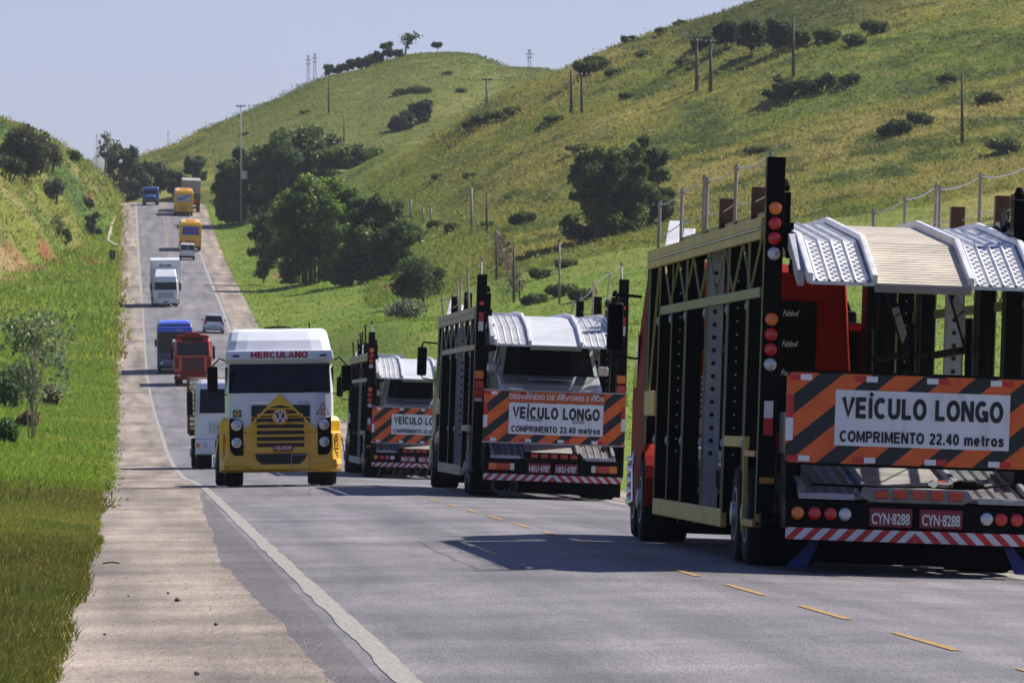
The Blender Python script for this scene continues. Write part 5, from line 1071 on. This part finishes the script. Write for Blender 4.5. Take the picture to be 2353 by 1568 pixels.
    for k, z in enumerate((1.535, 1.405, 1.275, 1.145, 1.015, .885)):
        yb = -.038 if z > 1.14 else -.052 - (1.14 - z) * .06; h = .34 if k == 0 else .49
        MB().box(-h, h, yb - .004, yb + .03, z - .055, z + .024).build('grille_slot', M_GRILL, o, bevel=.006)
        if k: MB().box(-.62, .62, yb - .028, yb, z + .024, z + .045).build('grille_slat', M_YELP, o, bevel=.008)
    MB().prism([(-.54, .69), (-.50, .56), (-.40, .47), (.40, .47), (.50, .56), (.54, .69)], 'y', -.108, -.06).build('lower_intake', M_GRILL, o, bevel=.008)
    # round emblem: ring, V over W, on crossed red bars
    mb = MB(); mb.bar((-.24, -.055, 1.60), (.24, -.055, 1.30), .10, .01); mb.bar((-.24, -.055, 1.30), (.24, -.055, 1.60), .10, .01); mb.build('red_cross_bars', M_SIGNRED, gr)
    mb = MB(); mb.lathe((0, -.056, 1.46), 'y', [(0, .17), (-.02, .165), (-.025, .15)], 28); eb = mb.build('emblem_base', M_YELP, gr)
    MB().lathe((0, -.08, 1.46), 'y', [(0, .125), (-.012, .125)], 28).build('emblem_disc', M_NAVY, eb)
    em = MB(); em.tube([(.125 * math.cos(a), -.095, 1.46 + .125 * math.sin(a)) for a in np.linspace(0, 2 * math.pi, 29)], .011, 6)
    for a, b in (((-.052, .112), (0, .012)), ((0, .012), (.052, .112)), ((-.112, .055), (-.058, -.10)), ((-.058, -.10), (0, .0)), ((0, .0), (.058, -.10)), ((.058, -.10), (.112, .055))): em.bar((a[0], -.096, 1.46 + a[1]), (b[0], -.096, 1.46 + b[1]), .022, .012)
    em.build('emblem', M_CHROME, eb)
    p = MB().box(-.15, .25, -.105, -.08, .74, .87).build('number_plate', M_PLATE, o); text('plate_lettering', 'HIJ-9539', .1, M_PLTX, p, (.05, -.107, .80), width=.34, bold=.003)
    fr = MB(); a, b, c, d = .22, .60, .34, .66
    for q in ((a, c, b, c), (b, c, b, d), (b, d, a, d), (a, d, a, c)): fr.bar((q[0], -.135, q[1]), (q[2], -.135, q[3]), .014)
    fr.build('wire_frame', M_GREYS, lo)
    # small signs on the white panel
    f_ = MB(); f_.box(-.985, -.81, -.004, .004, 1.46, 1.60); fl = f_.build('flag_sticker', mat('flag_green', (.01, .09, .03), .5), o); MB().prism([(-.975, 1.53), (-.897, 1.59), (-.82, 1.53), (-.897, 1.47)], 'y', -.006, -.004).build('flag_rhombus', M_YELP, fl); MB().lathe((-.897, -.006, 1.53), 'y', [(0, .03), (-.002, .03)], 14).build('flag_disc', M_NAVY, fl)
    t = MB(); q = [(.76, 1.50), (1.02, 1.50), (.89, 1.74)]
    for i in range(3): t.bar((q[i][0], -.004, q[i][1]), (q[(i + 1) % 3][0], -.004, q[(i + 1) % 3][1]), .012, .012)
    t.build('triangle_sign', M_DARK, o); text('triangle_lettering', 'JC', .13, M_SIGNRED, o, (.89, -.004, 1.565), width=.11, bold=.002)
    text('model_lettering', 'CONSTELLATION', .05, M_CHROME, o, (-.42, -.002, 1.755), width=.36, bold=.002); text('model_lettering', '24-250', .05, M_GREYS, o, (.50, -.002, 1.755), width=.26)
    mb = MB(); mb.tube([(.0, .9, 3.28), (.0, .9, 3.50)], .008, 5); mb.tube([(.66, .9, 3.28), (.65, .9, 3.42)], .016, 5); mb.tube([(-.3, .9, 3.31), (-.1, .85, 3.335), (.15, .85, 3.335), (.3, .9, 3.31)], .02, 5); mb.build('roof_aerial', M_BLACK, o)
    MB().box(-.4, .4, .5, 7.0, .55, .85).build('chassis', M_DARK, o)
    for s in (-1, 1):
        wheel(o, s * .98, 1.30, .5, .32, s)
        for y in (4.8, 6.1): wheel(o, s * 1.0, y, .5, .28, s, dual=True)
        mb = MB(); mb.tube([(s * 1.30, .6, 1.0), (s * 1.36, .62, .6), (s * 1.37, .6, .45)], .012, 5); mb.build('side_trim', M_CHROME, o); MB().box(s * 1.27, s * 1.30, .50, .56, .95, 1.03).build('indicator', M_AMBL, o); MB().box(s * .9, s * 1.28, 1.7, 3.6, .5, 1.15).build('fuel_tank', M_DARK, o, bevel=.1, seg=3)
    MB().box(-1.2, 1.2, 3.6, 7.2, 1.05, 1.3).build('fifth_wheel_frame', M_DARK, o)
    return place(o, 154.3, 1.62)
truck_yellow()
def cab_truck(label, Y, v, c):
    """an oncoming lorry: cab, screen, grille, bumper, lamps, mirrors, wheels and whatever body it pulls"""
    o = empty(c.get('name', 'lorry'), label, 'lorry'); W = c['w'] / 2; H = c['h']; zb = c['bump']; zw0, zw1 = c['ws']; m = c['m']
    def ring(z, hw, y0): return [(-hw + .12, y0, z), (hw - .12, y0, z), (hw, y0 + .14, z), (hw, 1.9, z), (-hw, 1.9, z), (-hw, y0 + .14, z)]
    mb = MB(); mb.loft([ring(zb, W, .02), ring(zw0, W, .0), ring(zw1, W * .96, .14), ring(H - .12, W * .95, c.get('rake', .22)), ring(H, W * .88, c.get('rake', .22) + .12)])
    cab = mb.build('cab', m, o, bevel=.03)
    MB().hexa([(-W + .14, -.012, zw0), (W - .14, -.012, zw0), (W - .14, .1, zw0), (-W + .14, .1, zw0), (-W + .17, .128, zw1), (W - .17, .128, zw1), (W - .17, .25, zw1), (-W + .17, .25, zw1)]).build('windscreen', M_GLASS, o, bevel=.01)
    for s in (-1, 1):
        MB().box(s * (W - .02), s * (W + .006), .35, 1.2, zw0 + .05, zw1 - .03).build('side_window', M_GLASS, o)
        mirror(o, s * (W + .16), .0, zw0 - .05 + c.get('mz', 0), zw1 - .08 + c.get('mz', 0), .19, s * W)
        head(o, s * (W - .28), -.09, c.get('hz', zb - .18), .09); wheel(o, s * (W - .20), 1.2, .48, .3, s); wheel(o, s * (W - .30), 4.6, .48, .26, s, dual=True)
        MB().box(s * (W - .14), s * (W - .02), -.085, -.06, c.get('hz', zb - .18) - .06, c.get('hz', zb - .18) + .08).build('indicator', M_AMBL, o)
    MB().box(-W, W, -.07, .4, c.get('bz', .42), zb + .0).build('bumper', c.get('bm', m), o, bevel=.05, seg=3)
    g0, g1 = c['grille']
    gm = MB().box(-W * .62, W * .62, -.02, .02, g0, g1).build('grille', c.get('gm', M_GRILL), o); n = c.get('slats', 4)
    for k in range(n): z = g0 + (g1 - g0) * (k + .5) / n; MB().box(-W * .6, W * .6, -.045, -.01, z - .02, z + .03).build('grille_slat', c.get('sm', m), gm, bevel=.008)
    MB().box(-.2, .2, -.09, -.07, c.get('bz', .42) + .06, c.get('bz', .42) + .18).build('number_plate', M_PLATE, o)
    MB().box(-.4, .4, .5, c.get('len', 8), .5, .8).build('chassis', M_DARK, o)
    if 'extra' in c: c['extra'](o, W, H)
    return place(o, Y, v)
def stake(o, W, H):
    for s in (-1, 1):
        mb = MB()
        for k in range(10): z = 1.28 + .165 * k; mb.box(s * 1.28, s * 1.34, 2.2, 8.0, z, z + .135)
        mb.build('plank_side', mat('cream_planks', (.52, .42, .28), .7, var=.25, scale=2, dirt=(.25, .13, .06)), o, bevel=.008); mb = MB()
        for y in (2.2, 4.2, 6.2, 7.9): mb.box(s * 1.34, s * 1.38, y, y + .1, 1.1, 2.95)
        mb.build('stake', mat('brown_stakes', (.22, .10, .05), .7), o)
    mb = MB()
    for k in range(10): z = 1.28 + .165 * k; mb.box(-1.28, 1.28, 2.14, 2.2, z, z + .135)
    mb.build('plank_front', MATS['cream_planks'], o, bevel=.008); MB().box(-1.34, 1.34, 2.1, 8.1, 1.05, 1.26).build('load_bed', M_RUST, o)
    for y in (3.4, 6.0):
        for s in (-1, 1): wheel(o, s * 1.0, y + 1.4, .48, .26, s, dual=True)
cab_truck('white stake lorry with cream plank sides, half hidden behind the yellow tractor unit', 233, 1.80, dict(w=2.4, h=2.82, bump=.95, ws=(1.76, 2.52), m=M_WHITEP, grille=(1.12, 1.46), slats=4, gm=M_GREYS, bz=.46, hz=.75, extra=stake))
def redx(o, W, H):
    MB().prism([(-W + .1, 3.18), (W - .1, 3.18), (W - .2, 3.36), (.62, 3.40), (.35, 3.56), (-.35, 3.56), (-.62, 3.40), (-W + .2, 3.36)], 'y', .1, 1.2).build('roof_fairing', M_RED, o, bevel=.05)
    MB().box(-.72, .72, .02, .2, 2.98, 3.16).build('sun_visor', M_BLACK, o, bevel=.02)
    MB().box(-1.28, 1.28, 2.2, 12, 1.0, 2.95).build('trailer_body', M_GREYC, o, bevel=.02)
    for s in (-1, 1): MB().box(s * (W - .30), s * (W - .02), -.03, .02, 1.15, 1.95).build('corner_panel', M_RED, o, bevel=.01)
M_REDB = mat('bright_red_cab', (.72, .055, .012), .3, coat=.5)
cab_truck('bright red lorry with a black grille coming down in front of the blue bus', 493, 2.95, dict(w=2.45, h=3.2, bump=.95, ws=(2.02, 2.92), m=M_REDB, grille=(1.0, 1.92), slats=5, sm=M_RED, bm=M_RED, hz=.72, mz=-.2, extra=redx))
def boxx(o, W, H):
    b = MB().box(-1.34, 1.34, 2.15, 11.0, 1.1, 4.15).build('cargo_box', M_WHITEP, o, bevel=.04); fr = MB()
    for s in (-1, 1): fr.box(s * 1.30, s * 1.355, 2.13, 2.2, 1.1, 4.16)
    fr.box(-1.34, 1.34, 2.13, 2.2, 4.10, 4.17); fr.build('box_edging', M_GREYS, b); text('lettering', 'Arouat', .4, M_DARK, b, (.0, 2.14, 3.72), width=1.15, bold=.012)
    mb = MB(); mb.loft([[(-1.02, .16, 2.36), (1.02, .16, 2.36), (1.05, 1.9, 2.36), (-1.05, 1.9, 2.36)], [(-.98, .34, 2.75), (.98, .34, 2.75), (1.05, 1.9, 2.75), (-1.05, 1.9, 2.75)], [(-.85, 1.05, 3.35), (.85, 1.05, 3.35), (.95, 1.9, 3.38), (-.95, 1.9, 3.38)]]); mb.build('wind_deflector', M_WHITEP, o, bevel=.05, seg=3)
    for y in (8.6, 9.8):
        for s in (-1, 1): wheel(o, s * 1.0, y, .48, .26, s, dual=True)
cab_truck('white box lorry with dark lettering on the box above its cab', 667, 2.1, dict(w=2.3, h=2.5, bump=.75, ws=(1.55, 2.25), m=M_WHITEP, grille=(.85, 1.35), slats=3, gm=M_GREYS, hz=.6, bz=.35, len=10, extra=boxx))
def bluex(o, W, H):
    mb = MB(); mb.loft([[(-.62, -.9, .8), (.62, -.9, .8), (.75, .1, .8), (-.75, .1, .8)], [(-.6, -.9, 1.25), (.6, -.9, 1.25), (.75, .1, 1.3), (-.75, .1, 1.3)], [(-.45, -.75, 1.38), (.45, -.75, 1.38), (.62, .1, 1.5), (-.62, .1, 1.5)]]); mb.build('bonnet', M_BLUET, o, bevel=.05, seg=3)
    MB().box(-.5, .5, -.93, -.9, .82, 1.22).build('radiator', M_GRILL, o); MB().box(-1.2, 1.2, 2.2, 7, 1.0, 2.1).build('load_bed', M_NAVY, o, bevel=.02)
M_BLUET = mat('faded_blue_paint', (.03, .10, .34), .35, coat=.3)
cab_truck('small dark blue bonneted lorry just over the crest', 1030, 2.05, dict(w=2.35, h=2.5, bump=.9, ws=(1.62, 2.15), m=M_BLUET, grille=(.9, 1.1), slats=2, bm=M_NAVY, hz=.75, len=6.5, extra=bluex))
# buses ------------------------------------------------------------
def bus_body(o, m, L, H, W=1.27):
    mb = MB(); mb.loft([[(-W, y0, .45), (W, y0, .45), (W, y1, .45), (-W, y1, .45)] for y0, y1 in ((.0, L),)] + [[(-W, .0, 1.6), (W, .0, 1.6), (W, L, 1.6), (-W, L, 1.6)], [(-W * .99, .06, H - .35), (W * .99, .06, H - .35), (W * .99, L - .1, H - .35), (-W * .99, L - .1, H - .35)], [(-W * .9, .25, H - .06), (W * .9, .25, H - .06), (W * .9, L - .3, H - .06), (-W * .9, L - .3, H - .06)], [(-W * .6, .4, H), (W * .6, .4, H), (W * .6, L - .4, H), (-W * .6, L - .4, H)]])
    b = mb.build('body', m, o, bevel=.06, seg=3)
    for s in (-1, 1):
        MB().box(s * (W - .01), s * (W + .012), .6, L - .5, 1.75, H - .6).build('side_window', M_GLASS, o)
        for y in (2.6, 3.9, L - 2.6): wheel(o, s * (W - .17), y, .48, .28, s)
    return b
def bus_blue():
    o = empty('coach', 'dark coach with a bright blue roof cap, oncoming behind the red lorry', 'bus'); H = 3.75; bus_body(o, M_NAVY, 12, H - .12)
    mb = MB(); mb.loft([[(-1.25, -.02, 3.02), (1.25, -.02, 3.02), (1.27, 4, 3.02), (-1.27, 4, 3.02)], [(-1.24, .08, 3.35), (1.24, .08, 3.35), (1.26, 4, 3.4), (-1.26, 4, 3.4)], [(-1.10, .5, 3.68), (1.10, .5, 3.68), (1.15, 4, 3.72), (-1.15, 4, 3.72)], [(-.8, 1.0, 3.80), (.8, 1.0, 3.80), (.9, 4, 3.82), (-.9, 4, 3.82)]]); rc = mb.build('roof_cap', M_BLUEP, o, bevel=.06, seg=3)
    text('roof_lettering', '2811', .16, M_REFW, rc, (.35, -.0, 3.14), width=.4)
    mb = MB(); mb.hexa([(-1.17, -.02, 1.55), (1.17, -.02, 1.55), (1.17, .2, 1.55), (-1.17, .2, 1.55), (-1.15, .035, 2.98), (1.15, .035, 2.98), (1.15, .2, 2.98), (-1.15, .2, 2.98)]); mb.build('windscreen', M_GLASS, o, bevel=.02)
    MB().box(-.5, .3, -.03, .0, 1.30, 1.42).build('red_badge', M_SIGNRED, o); text('front_lettering', 'Viação', .34, mat('pale_blue_script', (.25, .30, .5), .5), o, (-.35, -.01, .92), width=1.1, shear=.3)
    for s in (-1, 1): head(o, s * .95, -.02, .80, .1); mirror(o, s * 1.38, -.25, 2.0, 2.5, .16, s * 1.2)
    MB().box(-1.2, 1.2, -.06, .1, .38, .58).build('bumper', M_DARK, o, bevel=.03)
    return place(o, 531, 2.02)
bus_blue()
def bus_yellow(Y, v, label, ad, rot=0.0):
    o = empty('coach', label, 'bus', 'yellow coaches climbing the hill'); H = 3.45; bus_body(o, M_BUSY, 12, H)
    mb = MB(); mb.hexa([(-.98, -.012, 1.92), (.98, -.012, 1.92), (.98, .1, 1.92), (-.98, .1, 1.92), (-.96, .04, 2.92), (.96, .04, 2.92), (.96, .16, 2.92), (-.96, .16, 2.92)]); w_ = mb.build('rear_window', ad[0], o, bevel=.05, seg=3)
    q = MB()
    if ad[2] == 0:
        for k in range(5): a = -.7 + .36 * k; q.hexa([(a, -.02, 2.15 + .08 * (k % 2)), (a + .2, -.02, 2.25), (a + .2, .1, 2.25), (a, .1, 2.15), (a + .03, .0, 2.5 + .1 * (k % 3)), (a + .17, .0, 2.55), (a + .17, .1, 2.55), (a + .03, .1, 2.5)])
    else: q.prism([(-.9, 2.0), (.1, 2.3), (.9, 2.85), (.55, 2.85), (-.1, 2.52), (-.9, 2.45)], 'y', -.008, .08)
    q.build('advert_shape', ad[1], w_)
    mb = MB(); mb.box(-.55, .55, 2.0, 4.4, H - .02, H + .2); mb.box(-.45, .45, .7, 1.5, H - .03, H + .12); mb.build('air_conditioner', M_BUSY, o, bevel=.08, seg=3)
    if ad[2] == 0: MB().box(-1.0, 1.0, .35, .8, H - .10, H - .04).build('roof_grille', M_GLASS, o)
    MB().box(-.6, .6, -.02, .0, .75, 1.35).build('engine_hatch', mat('ochre_hatch', (.50, .25, .012), .4), o, bevel=.01); MB().box(-1.2, 1.2, -.07, .1, .40, .62).build('bumper', M_DARK, o, bevel=.03)
    for s in (-1, 1): MB().box(s * 1.08, s * 1.22, -.015, .02, .8, 1.3).build('tail_light', M_REDL, o, bevel=.02)
    mirror(o, -1.42, 11.7, 2.2, 2.7, .18, -1.2)
    return place(o, Y, v)
bus_yellow(859, 6.0, 'yellow coach with a plain blue rear window right ahead of the white van', (mat('blue_advert', (.02, .06, .42), .3), mat('red_advert_figures', (.22, .05, .20), .5), 0))
bus_yellow(988, 6.25, 'yellow coach higher up with a pale blue and white rear window', (mat('pale_advert', (.45, .46, .5), .4), mat('swoosh_blue', (.04, .18, .5), .4), 1))
def grey_lorry():
    o = empty('lorry', 'tall grey tarpaulin lorry ahead of the upper yellow coach', 'lorry'); b = MB().box(-1.27, 1.27, .0, 10, 2.55, 4.35).build('tarpaulin', M_GREYC, o, bevel=.06)
    MB().box(-1.25, 1.25, .03, 10, 1.0, 2.56).build('cargo_body', mat('dark_body', (.05, .045, .05), .6), o, bevel=.02); MB().box(.2, 1.0, -.03, .03, 1.35, 1.75).build('red_badge', M_SIGNRED, o); MB().box(-1.2, 1.2, -.04, .1, .5, .8).build('bumper', M_DARK, o, bevel=.02)
    for s in (-1, 1): MB().box(s * .8, s * 1.15, -.06, -.03, .6, .74).build('tail_light', M_REDL, o); [wheel(o, s * 1.0, y, .5, .26, s, dual=True) for y in (1.5, 2.8)]
    MB().box(-1.2, 1.2, 10.1, 12, .9, 3.3).build('cab', M_NAVY, o, bevel=.05); return place(o, 1004, 7.35)
grey_lorry()
# cars -------------------------------------------------------------
def car(name, label, cat, Y, v, m, prof, W, glass, face=-1, van=False, dz=0.0, rails=False, group=None):
    """prof: side outline of the lower body (y, z) from tail to nose; glass: greenhouse outline (y, z), belt half width and roof half width"""
    o = empty(name, label, cat, group); lo = MB(); n = len(prof)
    def ringx(x, k): return [(x, y, z) for y, z in k]
    inner = [(y * .985 + .03, z * .985 + .008) for y, z in prof]
    lo.loft([ringx(-W, inner), ringx(-W + .07, prof), ringx(W - .07, prof), ringx(W, inner)]); b = lo.build('body', m, o, bevel=.03, seg=3)
    g, wb, wt = glass; zb = min(z for _, z in g); zt = max(z for _, z in g)
    def wx(z): return wb + (wt - wb) * (z - zb) / (zt - zb)
    gm = MB(); gm.loft([[(-wx(z), y, z) for y, z in g], [(wx(z), y, z) for y, z in g]]); gm.build('windows', M_GLASS, o)
    ys = [p for p in g if p[1] > zt - .12]; y0, y1 = min(p[0] for p in ys), max(p[0] for p in ys)
    rf = MB(); rf.hexa([(-wt - .03, y0 - .06, zt - .05), (wt + .03, y0 - .06, zt - .05), (wt + .03, y1 + .04, zt - .05), (-wt - .03, y1 + .04, zt - .05), (-wt + .06, y0 + .05, zt + .035), (wt - .06, y0 + .05, zt + .035), (wt - .06, y1 - .08, zt + .035), (-wt + .06, y1 - .08, zt + .035)]); rf.build('roof', m, o, bevel=.02)
    bot = sorted([p for p in g if p[1] < zb + .05]); 
    for s in (-1, 1):
        for (ya, za), (yb, zb_) in ((bot[0], min(ys)), (bot[-1], max(ys))): MB().bar((s * (wb + .0), ya, za), (s * (wt + .01), yb, zb_ - .02), .065, .06).build('pillar', m, o)
        ym = (y0 + y1) / 2; MB().bar((s * (wb + .005), ym, zb), (s * (wt + .005), ym, zt - .02), .08, .05).build('pillar', m, o)
    if van: MB().bar((0, bot[0][0] - .01, zb), (0, y0 - .02, zt), .14, .05).build('door_post', m, o)
    r = .33 if not rails else .38; L0 = min(p[0] for p in prof); L1 = max(p[0] for p in prof)
    for s in (-1, 1):
        for y in (L0 + .72, L1 - .82): wheel(o, s * (W - .10), y, r, .22, s)
        mirror(o, s * (W + .09), (bot[-1][0] - .35) if face < 0 else bot[0][0] + .25, zb + .0, zb + .17, .2, None, m)
    return o, W, L0
def silver_car():
    o, W, L0 = car('hatchback', 'silver hatchback driving away, to the right of the blue coach', 'car', 0, 0, M_SILVER, [(.02, .35), (.0, .55), (.03, .82), (.12, .95), (2.9, .98), (3.8, .78), (3.95, .5), (3.9, .25), (.1, .25)], .86, ([(.16, .94), (.45, 1.46), (1.8, 1.50), (2.9, .96)], .78, .62))
    for s in (-1, 1): MB().box(s * .60, s * .83, -.015, .08, .74, .98).build('tail_light', M_REDL, o, bevel=.03)
    MB().box(-.84, .84, -.06, .1, .30, .52).build('bumper', M_GREYS, o, bevel=.05, seg=3); MB().box(-.22, .22, -.07, -.05, .56, .68).build('number_plate', M_GREYS, o); MB().box(-.7, .7, -.05, .0, .26, .33).build('bumper_shadow_gap', M_DARK, o)
    place(o, 612, 5.75)
silver_car()
def white_van():
    o, W, L0 = car('van', 'white van with two dark rear windows behind the lower yellow coach', 'van', 0, 0, M_WHITEP, [(.02, .4), (.0, .7), (.02, 1.12), (3.2, 1.14), (3.9, .9), (4.0, .5), (3.95, .35), (.1, .35)], .84, ([(.03, 1.10), (.10, 1.78), (2.6, 1.80), (3.2, 1.12)], .81, .74), van=True)
    for s in (-1, 1): MB().box(s * .72, s * .83, -.02, .05, .8, 1.1).build('tail_light', M_REDL, o, bevel=.02)
    MB().box(-.82, .82, -.07, .1, .26, .5).build('bumper', M_DARK, o, bevel=.03); place(o, 828, 5.4)
white_van()
def pickup(Yt, vt, label):
    """the silver pickup stands on the lower deck of its carrier, nose to the rear"""
    o, W, L0 = car('pickup_truck', label, 'pickup', 0, 0, M_SILVER, [(.05, .45), (.0, .62), (.02, .88), (.16, 1.02), (1.35, 1.10), (4.9, 1.12), (5.0, .8), (4.95, .42), (.2, .36)], .94, ([(1.10, 1.08), (1.95, 1.74), (3.0, 1.77), (3.35, 1.1)], .88, .74), face=1, rails=True, group='silver pickups carried on the lower decks')
    for s in (-1, 1):
        h = MB(); h.hexa([(s * .50, -.01, .74), (s * .89, .06, .74), (s * .89, .2, .74), (s * .5, .2, .74), (s * .50, .02, .96), (s * .90, .12, .98), (s * .90, .3, .98), (s * .5, .3, .96)]); h.build('headlight', M_CLRL, o, bevel=.02)
    MB().box(-.46, .46, -.03, .1, .72, .94).build('grille', M_CHROME, o, bevel=.02); MB().box(-.38, .38, -.045, -.02, .80, .86).build('grille_bar', M_GRILL, o); MB().box(-.86, .86, -.10, .12, .42, .66).build('bumper', M_SILVER, o, bevel=.06, seg=3)
    MB().box(-.40, .40, .35, 1.0, 1.075, 1.10).build('bonnet_scoop', M_SILVER, o, bevel=.02)
    for x in (-.3, .35): MB().bar((x, 1.12, 1.11), (x + .5, 1.2, 1.16), .02).build('wiper', M_BLACK, o)
    for y in (2.2, 2.9):
        for s in (-1, 1): MB().box(s * .18, s * .42, y, y + .12, 1.0, 1.5).build('seat', M_DARK, o)
    place(o, Yt, vt); M = o.matrix_world.copy(); o.matrix_world = M @ Matrix.Translation((.05, 0, 1.06)) @ Matrix.Rotation(R(6.5), 4, 'X')
pickup(134.5 + 1.6, 6.08, 'silver pickup standing on the middle carrier behind its wires warning board')
pickup(206.5 + 1.6, 6.50, 'silver pickup standing on the partly hidden carrier with Mexico flap')
# ------------------------------------------------------------ air
def haze():
    o = MB().box(-3200, 3200, -210, 8200, -30, 420).build('haze', None, None)
    o.data.materials.clear(); m = bpy.data.materials.new('haze_air'); m.use_nodes = True; t = m.node_tree; t.nodes.remove(t.nodes['Principled BSDF'])
    v = t.nodes.new('ShaderNodeVolumePrincipled'); v.inputs['Color'].default_value = (.80, .86, .97, 1); v.inputs['Density'].default_value = HAZE; v.inputs['Anisotropy'].default_value = .2
    t.links.new(v.outputs[0], t.nodes['Material Output'].inputs['Volume']); o.data.materials.append(m); tag(o, kind='stuff')
HAZE = .00005
haze()
